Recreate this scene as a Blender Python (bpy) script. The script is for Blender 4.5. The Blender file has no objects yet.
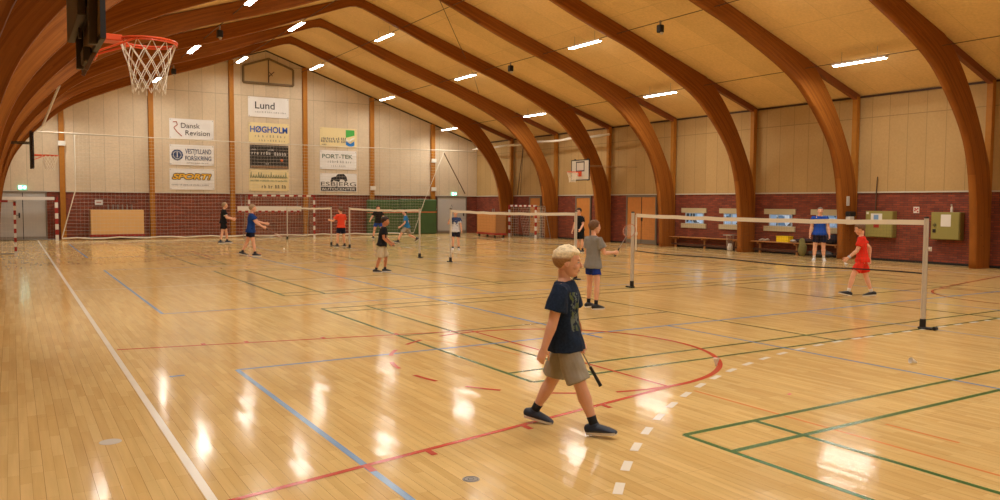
import bpy, math, random
import numpy as np
from mathutils import Vector, Matrix, noise
PI = math.pi
C = bpy.context.scene.collection

# ------------------------------------------------------------------ camera
cam_d = bpy.data.cameras.new('camera')
cam = bpy.data.objects.new('camera', cam_d)
C.objects.link(cam)
bpy.context.scene.camera = cam
cam_d.sensor_width = 36.0
cam_d.lens = 789.24 / 1000 * 36.0
cam_d.clip_start = 0.05
cam_d.clip_end = 200
YAW, PITCH, ROLL, CAMH = .5539, .0586, .0058, 1.721
_cy, _sy = math.cos(YAW), math.sin(YAW)
_fwd = Vector((_sy, _cy, 0)); _rt = Vector((_cy, -_sy, 0)); _up = Vector((0, 0, 1))
_F = _fwd * math.cos(PITCH) - _up * math.sin(PITCH)
_U = _up * math.cos(PITCH) + _fwd * math.sin(PITCH)
_R = _rt * math.cos(ROLL) + _U * math.sin(ROLL)
_U2 = -_rt * math.sin(ROLL) + _U * math.cos(ROLL)
m = Matrix((_R, _U2, -_F)).transposed().to_4x4()
m.translation = Vector((0, 0, CAMH))
cam.matrix_world = m

# ------------------------------------------------------------------ world and exposure
world = bpy.data.worlds.new('world'); bpy.context.scene.world = world
world.use_nodes = True
world.node_tree.nodes['Background'].inputs[0].default_value = (0.55, 0.65, 0.8, 1)
world.node_tree.nodes['Background'].inputs[1].default_value = 0.3
vs = bpy.context.scene.view_settings
vs.view_transform = 'Standard'; vs.look = 'None'; vs.gamma = 1.0; vs.use_curve_mapping = False
vs.exposure = 0.0
LAMP_STRENGTH = 26.0
LAMP_WATTS = 74.0
LAMP_COLOR = (1.0, 0.955, 0.87)

# ------------------------------------------------------------------ dimensions of the hall (metres)
XL, XR = -1.26, 23.36          # side walls
YN, YF = -6.2, 40.4            # near and far end wall
XC = 11.08                     # ridge
ZR, SL = 9.35, .334            # ridge height, slope
ZE = ZR - SL * (XR - XC)       # eave
ZB = 2.13                      # brick height
def ceil_z(x): return ZR - SL * abs(x - XC)
ARCH_Y = [11.57 + 4.12 * i for i in range(-4, 7)]

# ------------------------------------------------------------------ materials
def srgb(r, g, b):
    f = lambda c: (c / 12.92 if c <= .04045 else ((c + .055) / 1.055) ** 2.4)
    return (f(r / 255), f(g / 255), f(b / 255), 1)
MATS = {}
def mat(name, col, rough=.6, spec=.5, metal=0., nscale=0., namt=.0, bump=0., emit=None, alpha=None, sheen=0.):
    if name in MATS: return MATS[name]
    M = bpy.data.materials.new(name); M.use_nodes = True
    nt = M.node_tree; b = nt.nodes['Principled BSDF']
    b.inputs['Base Color'].default_value = col
    b.inputs['Roughness'].default_value = rough
    b.inputs['Specular IOR Level'].default_value = spec
    b.inputs['Metallic'].default_value = metal
    if emit:
        b.inputs['Emission Color'].default_value = (*emit[0][:3], 1)
        b.inputs['Emission Strength'].default_value = emit[1]
    if nscale:
        tc = nt.nodes.new('ShaderNodeTexCoord'); nz = nt.nodes.new('ShaderNodeTexNoise')
        nz.inputs['Scale'].default_value = nscale; nz.inputs['Detail'].default_value = 4
        nt.links.new(tc.outputs['Object'], nz.inputs['Vector'])
        mx = nt.nodes.new('ShaderNodeMix'); mx.data_type = 'RGBA'
        mx.inputs[6].default_value = tuple(c * (1 - namt) for c in col[:3]) + (1,)
        mx.inputs[7].default_value = tuple(min(1, c * (1 + namt)) for c in col[:3]) + (1,)
        nt.links.new(nz.outputs['Fac'], mx.inputs[0]); nt.links.new(mx.outputs[2], b.inputs['Base Color'])
        if bump:
            bp = nt.nodes.new('ShaderNodeBump'); bp.inputs['Strength'].default_value = bump; bp.inputs['Distance'].default_value = .01
            nt.links.new(nz.outputs['Fac'], bp.inputs['Height']); nt.links.new(bp.outputs['Normal'], b.inputs['Normal'])
    MATS[name] = M
    return M

def N(nt, t, **kw):
    n = nt.nodes.new(t)
    for k, v in kw.items(): setattr(n, k, v)
    return n
def mixc(nt, fac, a, b, blend='MIX'):
    n = nt.nodes.new('ShaderNodeMix'); n.data_type = 'RGBA'; n.blend_type = blend
    for s, v in ((0, fac), (6, a), (7, b)):
        if isinstance(v, (int, float, tuple)): n.inputs[s].default_value = v
        else: nt.links.new(v, n.inputs[s])
    return n.outputs[2]
def math_(nt, op, a, b=None, c=None):
    n = nt.nodes.new('ShaderNodeMath'); n.operation = op
    for s, v in enumerate((a, b, c)):
        if v is None: continue
        if isinstance(v, (int, float)): n.inputs[s].default_value = v
        else: nt.links.new(v, n.inputs[s])
    return n.outputs[0]
def ramp(nt, fac, stops):
    n = nt.nodes.new('ShaderNodeValToRGB'); e = n.color_ramp.elements
    while len(e) < len(stops): e.new(.5)
    for i, (p, c) in enumerate(stops): e[i].position = p; e[i].color = c if len(c) == 4 else (*c, 1)
    nt.links.new(fac, n.inputs[0]); return n.outputs[0]

def floor_material():
    M = bpy.data.materials.new('varnished_beech_boards'); M.use_nodes = True
    nt = M.node_tree; b = nt.nodes['Principled BSDF']; L = nt.links.new
    tc = N(nt, 'ShaderNodeTexCoord'); sp = N(nt, 'ShaderNodeSeparateXYZ'); L(tc.outputs['Object'], sp.inputs[0])
    cb = N(nt, 'ShaderNodeCombineXYZ'); L(sp.outputs['Y'], cb.inputs['X']); L(sp.outputs['X'], cb.inputs['Y'])
    def brick(w, h, ms, c1, c2, mc, off=.37):
        n = N(nt, 'ShaderNodeTexBrick'); n.offset = off; n.offset_frequency = 3
        L(cb.outputs[0], n.inputs['Vector'])
        n.inputs['Color1'].default_value = c1; n.inputs['Color2'].default_value = c2; n.inputs['Mortar'].default_value = mc
        n.inputs['Scale'].default_value = 1; n.inputs['Mortar Size'].default_value = ms; n.inputs['Mortar Smooth'].default_value = .3
        n.inputs['Brick Width'].default_value = w; n.inputs['Row Height'].default_value = h; n.inputs['Bias'].default_value = 0
        return n
    a = brick(.52, .065, .0006, srgb(232, 201, 138), srgb(219, 184, 120), srgb(166, 124, 70))
    c = brick(3.6, .13, .0012, (1, 1, 1, 1), (.93, .93, .93, 1), (.5, .42, .35, 1))
    col = mixc(nt, 1.0, a.outputs['Color'], c.outputs['Color'], 'MULTIPLY')
    mp = N(nt, 'ShaderNodeMapping'); mp.inputs['Scale'].default_value = (22, 1.2, 1); L(tc.outputs['Object'], mp.inputs[0])
    g = N(nt, 'ShaderNodeTexNoise'); g.inputs['Scale'].default_value = 1; g.inputs['Detail'].default_value = 5; L(mp.outputs[0], g.inputs['Vector'])
    gr = ramp(nt, g.outputs['Fac'], [(.3, (.92, .91, .88)), (.7, (1.05, 1.05, 1.05))])
    col = mixc(nt, 1.0, col, gr, 'MULTIPLY')
    g2 = N(nt, 'ShaderNodeTexNoise'); g2.inputs['Scale'].default_value = .35; g2.inputs['Detail'].default_value = 3; L(tc.outputs['Object'], g2.inputs['Vector'])
    gr2 = ramp(nt, g2.outputs['Fac'], [(.3, (.93, .92, .89)), (.7, (1.04, 1.04, 1.04))])
    col = mixc(nt, 1.0, col, gr2, 'MULTIPLY')
    L(col, b.inputs['Base Color'])
    b.inputs['Specular IOR Level'].default_value = .13
    b.inputs['IOR'].default_value = 1.48
    rr = N(nt, 'ShaderNodeMapRange'); L(g.outputs['Fac'], rr.inputs[0]); rr.inputs[3].default_value = .11; rr.inputs[4].default_value = .13
    L(rr.outputs[0], b.inputs['Roughness'])
    mp2 = N(nt, 'ShaderNodeMapping'); mp2.inputs['Scale'].default_value = (9, 1.5, 1); L(tc.outputs['Object'], mp2.inputs[0])
    g3 = N(nt, 'ShaderNodeTexNoise'); g3.inputs['Scale'].default_value = 1; g3.inputs['Detail'].default_value = 2; L(mp2.outputs[0], g3.inputs['Vector'])
    h = math_(nt, 'ADD', g3.outputs['Fac'], math_(nt, 'MULTIPLY', c.outputs['Fac'], -.25))
    bp = N(nt, 'ShaderNodeBump'); bp.inputs['Strength'].default_value = .05; bp.inputs['Distance'].default_value = .003
    L(h, bp.inputs['Height'])
    # every board lies at its own very slight tilt, which breaks up the lamp reflections
    row = math_(nt, 'FLOOR', math_(nt, 'MULTIPLY', sp.outputs['X'], 1 / .065))
    col_ = math_(nt, 'FLOOR', math_(nt, 'ADD', math_(nt, 'MULTIPLY', sp.outputs['Y'], 1 / .8), math_(nt, 'MULTIPLY', row, .37)))
    idv = N(nt, 'ShaderNodeCombineXYZ'); L(row, idv.inputs[0]); L(col_, idv.inputs[1])
    wn = N(nt, 'ShaderNodeTexWhiteNoise'); wn.noise_dimensions = '2D'; L(idv.outputs[0], wn.inputs['Vector'])
    vm = N(nt, 'ShaderNodeVectorMath', operation='SUBTRACT'); L(wn.outputs['Color'], vm.inputs[0]); vm.inputs[1].default_value = (.5, .5, .5)
    vs_ = N(nt, 'ShaderNodeVectorMath', operation='MULTIPLY'); L(vm.outputs[0], vs_.inputs[0]); vs_.inputs[1].default_value = (.024, .004, 0)
    va = N(nt, 'ShaderNodeVectorMath', operation='ADD'); L(bp.outputs['Normal'], va.inputs[0]); L(vs_.outputs[0], va.inputs[1])
    vn = N(nt, 'ShaderNodeVectorMath', operation='NORMALIZE'); L(va.outputs[0], vn.inputs[0]); L(vn.outputs[0], b.inputs['Normal'])
    return M

def brick_material(name, axis):
    M = bpy.data.materials.new(name); M.use_nodes = True
    nt = M.node_tree; b = nt.nodes['Principled BSDF']; L = nt.links.new
    tc = N(nt, 'ShaderNodeTexCoord'); sp = N(nt, 'ShaderNodeSeparateXYZ'); L(tc.outputs['Object'], sp.inputs[0])
    cb = N(nt, 'ShaderNodeCombineXYZ'); L(sp.outputs[axis], cb.inputs['X']); L(sp.outputs['Z'], cb.inputs['Y'])
    n = N(nt, 'ShaderNodeTexBrick'); L(cb.outputs[0], n.inputs['Vector'])
    n.inputs['Color1'].default_value = srgb(150, 70, 44); n.inputs['Color2'].default_value = srgb(118, 50, 32); n.inputs['Mortar'].default_value = srgb(84, 54, 44)
    n.inputs['Scale'].default_value = 1; n.inputs['Mortar Size'].default_value = .008; n.inputs['Mortar Smooth'].default_value = .2
    n.inputs['Brick Width'].default_value = .24; n.inputs['Row Height'].default_value = .0666
    g = N(nt, 'ShaderNodeTexNoise'); g.inputs['Scale'].default_value = 3; g.inputs['Detail'].default_value = 6; L(tc.outputs['Object'], g.inputs['Vector'])
    gr = ramp(nt, g.outputs['Fac'], [(.3, (.82, .82, .82)), (.7, (1.12, 1.12, 1.12))])
    L(mixc(nt, 1.0, n.outputs['Color'], gr, 'MULTIPLY'), b.inputs['Base Color'])
    b.inputs['Roughness'].default_value = .75
    bp = N(nt, 'ShaderNodeBump'); bp.inputs['Strength'].default_value = .5; bp.inputs['Distance'].default_value = .01; bp.invert = True
    L(n.outputs['Fac'], bp.inputs['Height']); L(bp.outputs['Normal'], b.inputs['Normal'])
    return M

def board_material(name, axis, jw, base, zs, joint=.55, grain=.10):
    """wall or ceiling boards with thin joints every jw metres along `axis`, and cross joints at the heights zs"""
    M = bpy.data.materials.new(name); M.use_nodes = True
    nt = M.node_tree; b = nt.nodes['Principled BSDF']; L = nt.links.new
    tc = N(nt, 'ShaderNodeTexCoord'); sp = N(nt, 'ShaderNodeSeparateXYZ'); L(tc.outputs['Object'], sp.inputs[0])
    u = math_(nt, 'MULTIPLY', sp.outputs[axis], 1 / jw)
    fr = math_(nt, 'FRACT', u); d = math_(nt, 'ABSOLUTE', math_(nt, 'SUBTRACT', fr, .5))
    line = math_(nt, 'GREATER_THAN', d, .5 - .008 / jw)
    for (ax, z) in zs:
        line = math_(nt, 'MAXIMUM', line, math_(nt, 'LESS_THAN', math_(nt, 'ABSOLUTE', math_(nt, 'SUBTRACT', sp.outputs[ax], z)), .012))
    wn = N(nt, 'ShaderNodeTexWhiteNoise'); wn.noise_dimensions = '1D'; L(math_(nt, 'FLOOR', u), wn.inputs['W'])
    tone = ramp(nt, wn.outputs['Value'], [(0, (.93, .93, .92)), (1, (1.03, 1.03, 1.03))])
    g = N(nt, 'ShaderNodeTexNoise'); g.inputs['Scale'].default_value = 14; g.inputs['Detail'].default_value = 6; L(tc.outputs['Object'], g.inputs['Vector'])
    gr = ramp(nt, g.outputs['Fac'], [(.3, (1 - grain,) * 3), (.7, (1 + grain,) * 3)])
    g2 = N(nt, 'ShaderNodeTexNoise'); g2.inputs['Scale'].default_value = .9; g2.inputs['Detail'].default_value = 3; L(tc.outputs['Object'], g2.inputs['Vector'])
    gr2 = ramp(nt, g2.outputs['Fac'], [(.3, (.95, .94, .92)), (.7, (1.03, 1.03, 1.03))])
    col = mixc(nt, 1.0, base, tone, 'MULTIPLY'); col = mixc(nt, 1.0, col, gr, 'MULTIPLY'); col = mixc(nt, 1.0, col, gr2, 'MULTIPLY')
    col = mixc(nt, line, col, tuple(c * joint for c in base[:3]) + (1,))
    L(col, b.inputs['Base Color']); b.inputs['Roughness'].default_value = .8; b.inputs['Specular IOR Level'].default_value = .25
    return M

def glulam_material():
    M = bpy.data.materials.new('glulam_timber'); M.use_nodes = True
    nt = M.node_tree; b = nt.nodes['Principled BSDF']; L = nt.links.new
    uv = N(nt, 'ShaderNodeUVMap'); sp = N(nt, 'ShaderNodeSeparateXYZ'); L(uv.outputs[0], sp.inputs[0])
    lam = math_(nt, 'FLOOR', math_(nt, 'MULTIPLY', sp.outputs['Y'], 1 / .033))
    seg = math_(nt, 'FLOOR', math_(nt, 'MULTIPLY', math_(nt, 'ADD', sp.outputs['X'], math_(nt, 'MULTIPLY', lam, 1.37)), 1 / 2.6))
    wn = N(nt, 'ShaderNodeTexWhiteNoise'); wn.noise_dimensions = '2D'
    cb = N(nt, 'ShaderNodeCombineXYZ'); L(lam, cb.inputs[0]); L(seg, cb.inputs[1]); L(cb.outputs[0], wn.inputs['Vector'])
    tone = ramp(nt, wn.outputs['Value'], [(0, srgb(132, 75, 24)), (1, srgb(154, 93, 34))])
    mp = N(nt, 'ShaderNodeMapping'); mp.inputs['Scale'].default_value = (1.5, 40, 1); L(uv.outputs[0], mp.inputs[0])
    g = N(nt, 'ShaderNodeTexNoise'); g.inputs['Scale'].default_value = 1; g.inputs['Detail'].default_value = 5; L(mp.outputs[0], g.inputs['Vector'])
    gr = ramp(nt, g.outputs['Fac'], [(.3, (.84, .82, .78)), (.7, (1.1, 1.1, 1.1))])
    col = mixc(nt, 1.0, tone, gr, 'MULTIPLY')
    v = N(nt, 'ShaderNodeTexVoronoi'); v.inputs['Scale'].default_value = 3.2; L(uv.outputs[0], v.inputs['Vector'])
    kn = math_(nt, 'LESS_THAN', v.outputs['Distance'], .055)
    col = mixc(nt, math_(nt, 'MULTIPLY', kn, .75), col, srgb(70, 30, 12))
    L(col, b.inputs['Base Color']); b.inputs['Roughness'].default_value = .55; b.inputs['Specular IOR Level'].default_value = .18
    return M

# ------------------------------------------------------------------ mesh builder
class MB:
    def __init__(s): s.v = []; s.f = []; s.mi = []; s.uv = {}
    def add(s, vs, fs, k=0):
        o = len(s.v); s.v += [tuple(v) for v in vs]
        for f in fs: s.f.append(tuple(i + o for i in f)); s.mi.append(k)
        return s
    def box(s, x0, y0, z0, x1, y1, z1, k=0, bev=0.):
        x0, x1 = min(x0, x1), max(x0, x1); y0, y1 = min(y0, y1), max(y0, y1); z0, z1 = min(z0, z1), max(z0, z1)
        if bev <= 0:
            vs = [(x, y, z) for z in (z0, z1) for y in (y0, y1) for x in (x0, x1)]
            return s.add(vs, [(0, 2, 3, 1), (4, 5, 7, 6), (0, 1, 5, 4), (2, 6, 7, 3), (0, 4, 6, 2), (1, 3, 7, 5)], k)
        # bevelled: three nested slabs as one hull of 24 points
        b = min(bev, (x1 - x0) / 2.1, (y1 - y0) / 2.1, (z1 - z0) / 2.1)
        vs = []; ids = {}
        for sx in (0, 1):
            for sy in (0, 1):
                for sz in (0, 1):
                    X = (x0, x1)[sx]; Y = (y0, y1)[sy]; Z = (z0, z1)[sz]
                    dx = b * (1 - 2 * sx); dy = b * (1 - 2 * sy); dz = b * (1 - 2 * sz)
                    for a, p in (('x', (X, Y + dy, Z + dz)), ('y', (X + dx, Y, Z + dz)), ('z', (X + dx, Y + dy, Z))):
                        ids[(sx, sy, sz, a)] = len(vs); vs.append(p)
        I = lambda *t: ids[t]; fs = []
        for q in (0, 1):
            fs.append([I(q, 0, 0, 'x'), I(q, 1, 0, 'x'), I(q, 1, 1, 'x'), I(q, 0, 1, 'x')][::(1 if not q else -1)][::-1])
            fs.append([I(0, q, 0, 'y'), I(0, q, 1, 'y'), I(1, q, 1, 'y'), I(1, q, 0, 'y')][::(1 if not q else -1)][::-1])
            fs.append([I(0, 0, q, 'z'), I(1, 0, q, 'z'), I(1, 1, q, 'z'), I(0, 1, q, 'z')][::(1 if not q else -1)][::-1])
            for r in (0, 1):
                fs.append([I(q, r, 0, 'x'), I(q, r, 1, 'x'), I(q, r, 1, 'y'), I(q, r, 0, 'y')])
                fs.append([I(q, 0, r, 'x'), I(q, 1, r, 'x'), I(q, 1, r, 'z'), I(q, 0, r, 'z')])
                fs.append([I(0, q, r, 'y'), I(1, q, r, 'y'), I(1, q, r, 'z'), I(0, q, r, 'z')])
                for t in (0, 1): fs.append([I(q, r, t, 'x'), I(q, r, t, 'y'), I(q, r, t, 'z')])
        return s.add(vs, fs, k)
    def tube(s, pts, rad, n=8, k=0, cap=True, closed=False, side=None, rnd=False):
        """a swept tube; rad: number, or list of numbers or (r_side, r_other) pairs"""
        pts = [Vector(p) for p in pts]
        m_ = len(pts)
        if not isinstance(rad, (list, tuple)) or (isinstance(rad, tuple) and len(rad) == 2 and m_ != 2): rad = [rad] * m_
        rad = [(r, r) if isinstance(r, (int, float)) else r for r in rad]
        if rnd:
            d0 = (pts[0] - pts[1]).normalized(); d1 = (pts[-1] - pts[-2]).normalized()
            a, b_ = rad[0], rad[-1]; ra = (a[0] + a[1]) / 2; rb = (b_[0] + b_[1]) / 2
            pts = [pts[0] + d0 * ra * .95, pts[0] + d0 * ra * .7] + pts + [pts[-1] + d1 * rb * .7, pts[-1] + d1 * rb * .95]
            rad = [(a[0] * .3, a[1] * .3), (a[0] * .72, a[1] * .72)] + rad + [(b_[0] * .72, b_[1] * .72), (b_[0] * .3, b_[1] * .3)]
            m_ = len(pts)
        rings = []; ref = Vector(side) if side is not None else None; prev = None
        for i in range(m_):
            if closed: t = pts[(i + 1) % m_] - pts[i - 1]
            else: t = pts[min(i + 1, m_ - 1)] - pts[max(i - 1, 0)]
            if t.length < 1e-9: t = Vector((0, 0, 1))
            t.normalize()
            if ref is not None: a = ref - t * ref.dot(t)
            elif prev is not None: a = prev - t * prev.dot(t)
            else: a = t.orthogonal()
            if a.length < 1e-4: a = t.orthogonal()
            a.normalize(); prev = a; b_ = t.cross(a)
            r = rad[i]
            rings.append([pts[i] + a * (math.cos(2 * PI * j / n) * r[0]) + b_ * (math.sin(2 * PI * j / n) * r[1]) for j in range(n)])
        o = len(s.v); s.v += [tuple(v) for R_ in rings for v in R_]
        for i in range(m_ if closed else m_ - 1):
            i2 = (i + 1) % m_
            for j in range(n):
                j2 = (j + 1) % n
                s.f.append((o + i * n + j, o + i * n + j2, o + i2 * n + j2, o + i2 * n + j)); s.mi.append(k)
        if cap and not closed:
            s.f.append(tuple(o + j for j in range(n))[::-1]); s.mi.append(k)
            s.f.append(tuple(o + (m_ - 1) * n + j for j in range(n))); s.mi.append(k)
        return s
    def bar(s, a, b, r, n=4, k=0): return s.tube([a, b], [r, r], n=n, k=k)
    def ell(s, c, r, nu=16, nv=10, k=0, M=None):
        vs = []; fs = []
        for i in range(1, nv):
            th = PI * i / nv
            for j in range(nu):
                ph = 2 * PI * j / nu
                vs.append(Vector((r[0] * math.sin(th) * math.cos(ph), r[1] * math.sin(th) * math.sin(ph), r[2] * math.cos(th))))
        vs += [Vector((0, 0, r[2])), Vector((0, 0, -r[2]))]; top = len(vs) - 2; bot = top + 1
        for i in range(nv - 2):
            for j in range(nu):
                j2 = (j + 1) % nu; fs.append((i * nu + j, (i + 1) * nu + j, (i + 1) * nu + j2, i * nu + j2))
        for j in range(nu):
            j2 = (j + 1) % nu; fs.append((top, j, j2)); fs.append((bot, (nv - 2) * nu + j2, (nv - 2) * nu + j))
        c = Vector(c)
        if M is not None: vs = [M @ v for v in vs]
        return s.add([v + c for v in vs], fs, k)
    def prism(s, poly, a0, a1, axis='y', k=0):
        """poly of (u, w) extruded along axis: y -> (x=u, z=w); x -> (y=u, z=w); z -> (x=u, y=w)"""
        f = {'y': lambda u, w, a: (u, a, w), 'x': lambda u, w, a: (a, u, w), 'z': lambda u, w, a: (u, w, a)}[axis]
        n = len(poly); vs = [f(u, w, a0) for u, w in poly] + [f(u, w, a1) for u, w in poly]
        fs = [tuple(range(n)), tuple(range(n, 2 * n))[::-1]] + [(i, i + n, (i + 1) % n + n, (i + 1) % n) for i in range(n)]
        return s.add(vs, fs, k)
    def mesh(s, name, mats, smooth=False):
        me = bpy.data.meshes.new(name); me.from_pydata(s.v, [], s.f); me.validate(); me.update()
        mats = mats if isinstance(mats, (list, tuple)) else [mats]
        for m_ in mats: me.materials.append(m_)
        if len(mats) > 1 and len(me.polygons) == len(s.mi): me.polygons.foreach_set('material_index', s.mi)
        import bmesh
        bm = bmesh.new(); bm.from_mesh(me); bmesh.ops.recalc_face_normals(bm, faces=bm.faces); bm.to_mesh(me); bm.free()
        if smooth: me.polygons.foreach_set('use_smooth', [True] * len(me.polygons))
        return me
    def obj(s, name, mats, parent=None, smooth=False):
        return link(name, s.mesh(name, mats, smooth), parent)

def link(name, data, parent=None):
    o = bpy.data.objects.new(name, data); C.objects.link(o)
    if parent is not None: o.parent = parent
    return o
def tag(o, label, cat, group=None, kind=None):
    o['label'] = label; o['category'] = cat
    if group: o['group'] = group
    if kind: o['kind'] = kind
    return o
def thing(name, label, cat, loc=(0, 0, 0), rz=0., group=None):
    o = bpy.data.objects.new(name, None); C.objects.link(o)
    o.location = loc; o.rotation_euler = (0, 0, rz); o.empty_display_size = .1
    return tag(o, label, cat, group)
def struct(o): o['kind'] = 'structure'; return o
def children(o): return [c for c in bpy.data.objects if c.parent == o]
def copy_tree(o, parent=None):
    kids = children(o)
    c = o.copy(); C.objects.link(c); c.parent = parent
    for ch in kids: copy_tree(ch, c)
    return c
def catmull(ps, per=6):
    ps = [tuple(p) if not isinstance(p, (int, float)) else (p,) for p in ps]; out = []
    n = len(ps)
    for i in range(n - 1):
        p0, p1, p2, p3 = ps[max(i - 1, 0)], ps[i], ps[i + 1], ps[min(i + 2, n - 1)]
        for k in range(per):
            t = k / per
            out.append(tuple(.5 * (2 * b + (c - a) * t + (2 * a - 5 * b + 4 * c - d) * t * t + (-a + 3 * b - 3 * c + d) * t ** 3) for a, b, c, d in zip(p0, p1, p2, p3)))
    out.append(ps[-1]); return out

# ================================================================== THE HALL
M_floor = floor_material()
M_brick_x = brick_material('red_brick_end', 'X'); M_brick_y = brick_material('red_brick_side', 'Y')
M_pan_x = board_material('pale_wall_boards_end', 'X', .6143, srgb(214, 196, 168), [('Z', 7.03), ('Z', 4.72), ('Z', 8.6)], .6, .05)
M_pan_y = board_material('pale_wall_boards_side', 'Y', .5886, srgb(186, 154, 104), [('Z', 4.53)], .6, .05)
M_ceil = board_material('fibre_ceiling_boards', 'Y', 1.373, srgb(232, 200, 146), [('X', XC + q) for q in (-7.75, -5.2, -2.6, 2.6, 5.2, 7.75)], .80, .07)
M_glu = glulam_material()
M_post = mat('orange_pine_post', srgb(170, 112, 42), .55, .2, nscale=9, namt=.18)
M_white = mat('white_paint', srgb(226, 222, 210), .5)
M_sill = mat('dull_white_ledge', srgb(196, 188, 172), .6)
M_dark = mat('black_plastic', srgb(22, 22, 24), .5)
M_grey = mat('grey_steel', srgb(150, 146, 140), .35, metal=.6)
M_paper = mat('paper', srgb(225, 222, 215), .7)

floor = struct(MB().box(XL, YN, -.1, XR, YF, 0).obj('floor', M_floor))

# court lines, painted on the floor, so parts of it
def line_mat(name, c): return mat(name, c, .2, .5, nscale=2.5, namt=.12)
class Lines(MB):
    n_ = 0
    def seg(s, x0, y0, x1, y1, w=.05, z=.0012):
        s.n_ += 1; z += .00002 * (s.n_ % 40)
        d = Vector((x1 - x0, y1 - y0, 0)).normalized(); n = Vector((-d.y, d.x, 0)) * (w / 2); t = .0006
        a, b = Vector((x0, y0, z)), Vector((x1, y1, z))
        s.add([a - n, b - n, b + n, a + n], [(0, 1, 2, 3)])
    def arc(s, cx, cy, r, a0, a1, w=.05, z=.0012, dash=None, gap=0.):
        a0, a1 = math.radians(a0), math.radians(a1)
        s.n_ += 1; z += .00002 * (s.n_ % 40)
        if dash is None: runs = [(a0, a1)]
        else:
            runs = []; a = a0
            while a < a1: runs.append((a, min(a + dash / r, a1))); a += (dash + gap) / r
        for p, q in runs:
            n = max(2, int((q - p) * r / .12)); vs = []
            for i in range(n + 1):
                t = p + (q - p) * i / n
                vs += [(cx + (r - w / 2) * math.cos(t), cy + (r - w / 2) * math.sin(t), z), (cx + (r + w / 2) * math.cos(t), cy + (r + w / 2) * math.sin(t), z)]
            s.add(vs, [(2 * i, 2 * i + 1, 2 * i + 3, 2 * i + 2) for i in range(n)])
    def dashes(s, x0, y0, x1, y1, dash, gap, w=.05, z=.0012):
        L_ = math.hypot(x1 - x0, y1 - y0); t = 0
        while t < L_:
            u = min(t + dash, L_)
            s.seg(x0 + (x1 - x0) * t / L_, y0 + (y1 - y0) * t / L_, x0 + (x1 - x0) * u / L_, y0 + (y1 - y0) * u / L_, w, z); t = u + gap
CY = 17.15
hb = Lines()                                   # white handball court
hb.seg(.945, -2.85, .945, YF - .45, .055, .0016)
hb.seg(20.945, -2.85, 20.945, 37.15, .05, .0016)
hb.seg(.945, 37.15, 20.945, 37.15, .05, .0016)
hb.seg(.945, CY, 20.945, CY, .03, .0010)
for y, s_ in ((-2.9, 1), (37.15, -1)):
    hb.dashes(9.45, y + s_ * 9.1, 12.45, y + s_ * 9.1, .2, .23, .055, .0026)
    for cx, a0, a1 in ((12.45, 0, 90), (9.45, 90.4, 158)):
        if s_ < 0: a0, a1 = -a1, -a0
        hb.arc(cx, y, 9.1, a0, a1, .06, .0026, .2, .23)
    hb.arc(9.45, y, 6, *((90, 180) if s_ > 0 else (180, 270)), .05, .0026); hb.arc(12.45, y, 6, *((0, 90) if s_ > 0 else (270, 360)), .05, .0026)
    hb.seg(9.45, y + s_ * 6, 12.45, y + s_ * 6, .05, .0026)
hb.obj('white_handball_lines', line_mat('white_line_paint', srgb(244, 238, 222)), floor)
mini = Lines()                                 # dashed cross-hall goal areas
mini.arc(2.0, 26.97, 7.0, -95, -30, .05, .0022, .2, .2)
mini.arc(19.9, 26.97, 9.0, 200, 262, .05, .0022, .2, .2)
mini.obj('dashed_goal_area_lines', line_mat('cream_line_paint', srgb(222, 210, 180)), floor)
vb = Lines()                                   # blue volleyball courts, three across and one along the hall
for y0 in (-.76, 12.96, 27.0):
    y1 = y0 + 9
    vb.seg(1.93, y0, 1.93, y1, .05, .0018); vb.seg(19.93, y0, 19.93, y1, .05, .0018)
    vb.seg(1.93, y0, 19.93, y0, .05, .0018); vb.seg(1.93, y1, 19.93, y1, .05, .0018)
    vb.seg(10.93, y0, 10.93, y1, .03, .0018); vb.seg(7.9, y0, 7.9, y1, .04, .0018); vb.seg(13.93, y0, 13.93, y1, .04, .0018)
vb.seg(6.44, 8.15, 6.44, 26.1, .05, .0019); vb.seg(15.44, 8.15, 15.44, 26.1, .05, .0019)
vb.seg(6.44, 8.15, 6.44, 7.9, .05, .0019)
vb.seg(1.28, 8.24, 1.42, 8.24, .05, .0018)
vb.obj('blue_volleyball_lines', line_mat('blue_line_paint', srgb(118, 158, 200)), floor)
bd = Lines()                                   # green badminton courts, nets parallel to the side walls
for y0 in (-1.9, 6.24, 14.37, 22.5, 30.6):
    y1 = y0 + 6.12
    for x in (4.24, 5.01, 8.94, 12.94, 16.88, 17.64): bd.seg(x, y0, x, y1, .05, .0014)
    for y in (y0, y0 + .46, y1 - .46, y1): bd.seg(4.24, y, 17.64, y, .05, .0014)
    bd.seg(4.24, (y0 + y1) / 2, 8.94, (y0 + y1) / 2, .04, .0014); bd.seg(12.94, (y0 + y1) / 2, 17.64, (y0 + y1) / 2, .04, .0014)
bd.obj('green_badminton_lines', line_mat('green_line_paint', srgb(48, 116, 66)), floor)
bb = Lines()                                   # red basketball keys
for cy in (7.33, 26.97):
    for s_, x0, xf in ((1, 1.0, 5.25), (-1, 20.9, 16.65)):
        for q in (-1, 1):
            a = (x0, cy + q * 2.73); b = (xf, cy + q * 1.9); bb.seg(*a, *b, .05, .0021)
            for t in (.22, .335, .55, .77):
                px = a[0] + (b[0] - a[0]) * t; py = a[1] + (b[1] - a[1]) * t
                bb.seg(px, py, px, py + q * .13, .05, .0021)
        bb.seg(xf, cy - 1.9, xf, cy + 1.9, .04, .0021)
        if s_ > 0:
            bb.arc(xf - .03, cy - .05, 1.84, -96, 96, .06, .0023); bb.arc(xf - .03, cy - .05, 1.84, 96, 264, .05, .0023, .36, .36)
        else:
            bb.arc(xf, cy, 1.8, 84, 276, .05, .0023)
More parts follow.
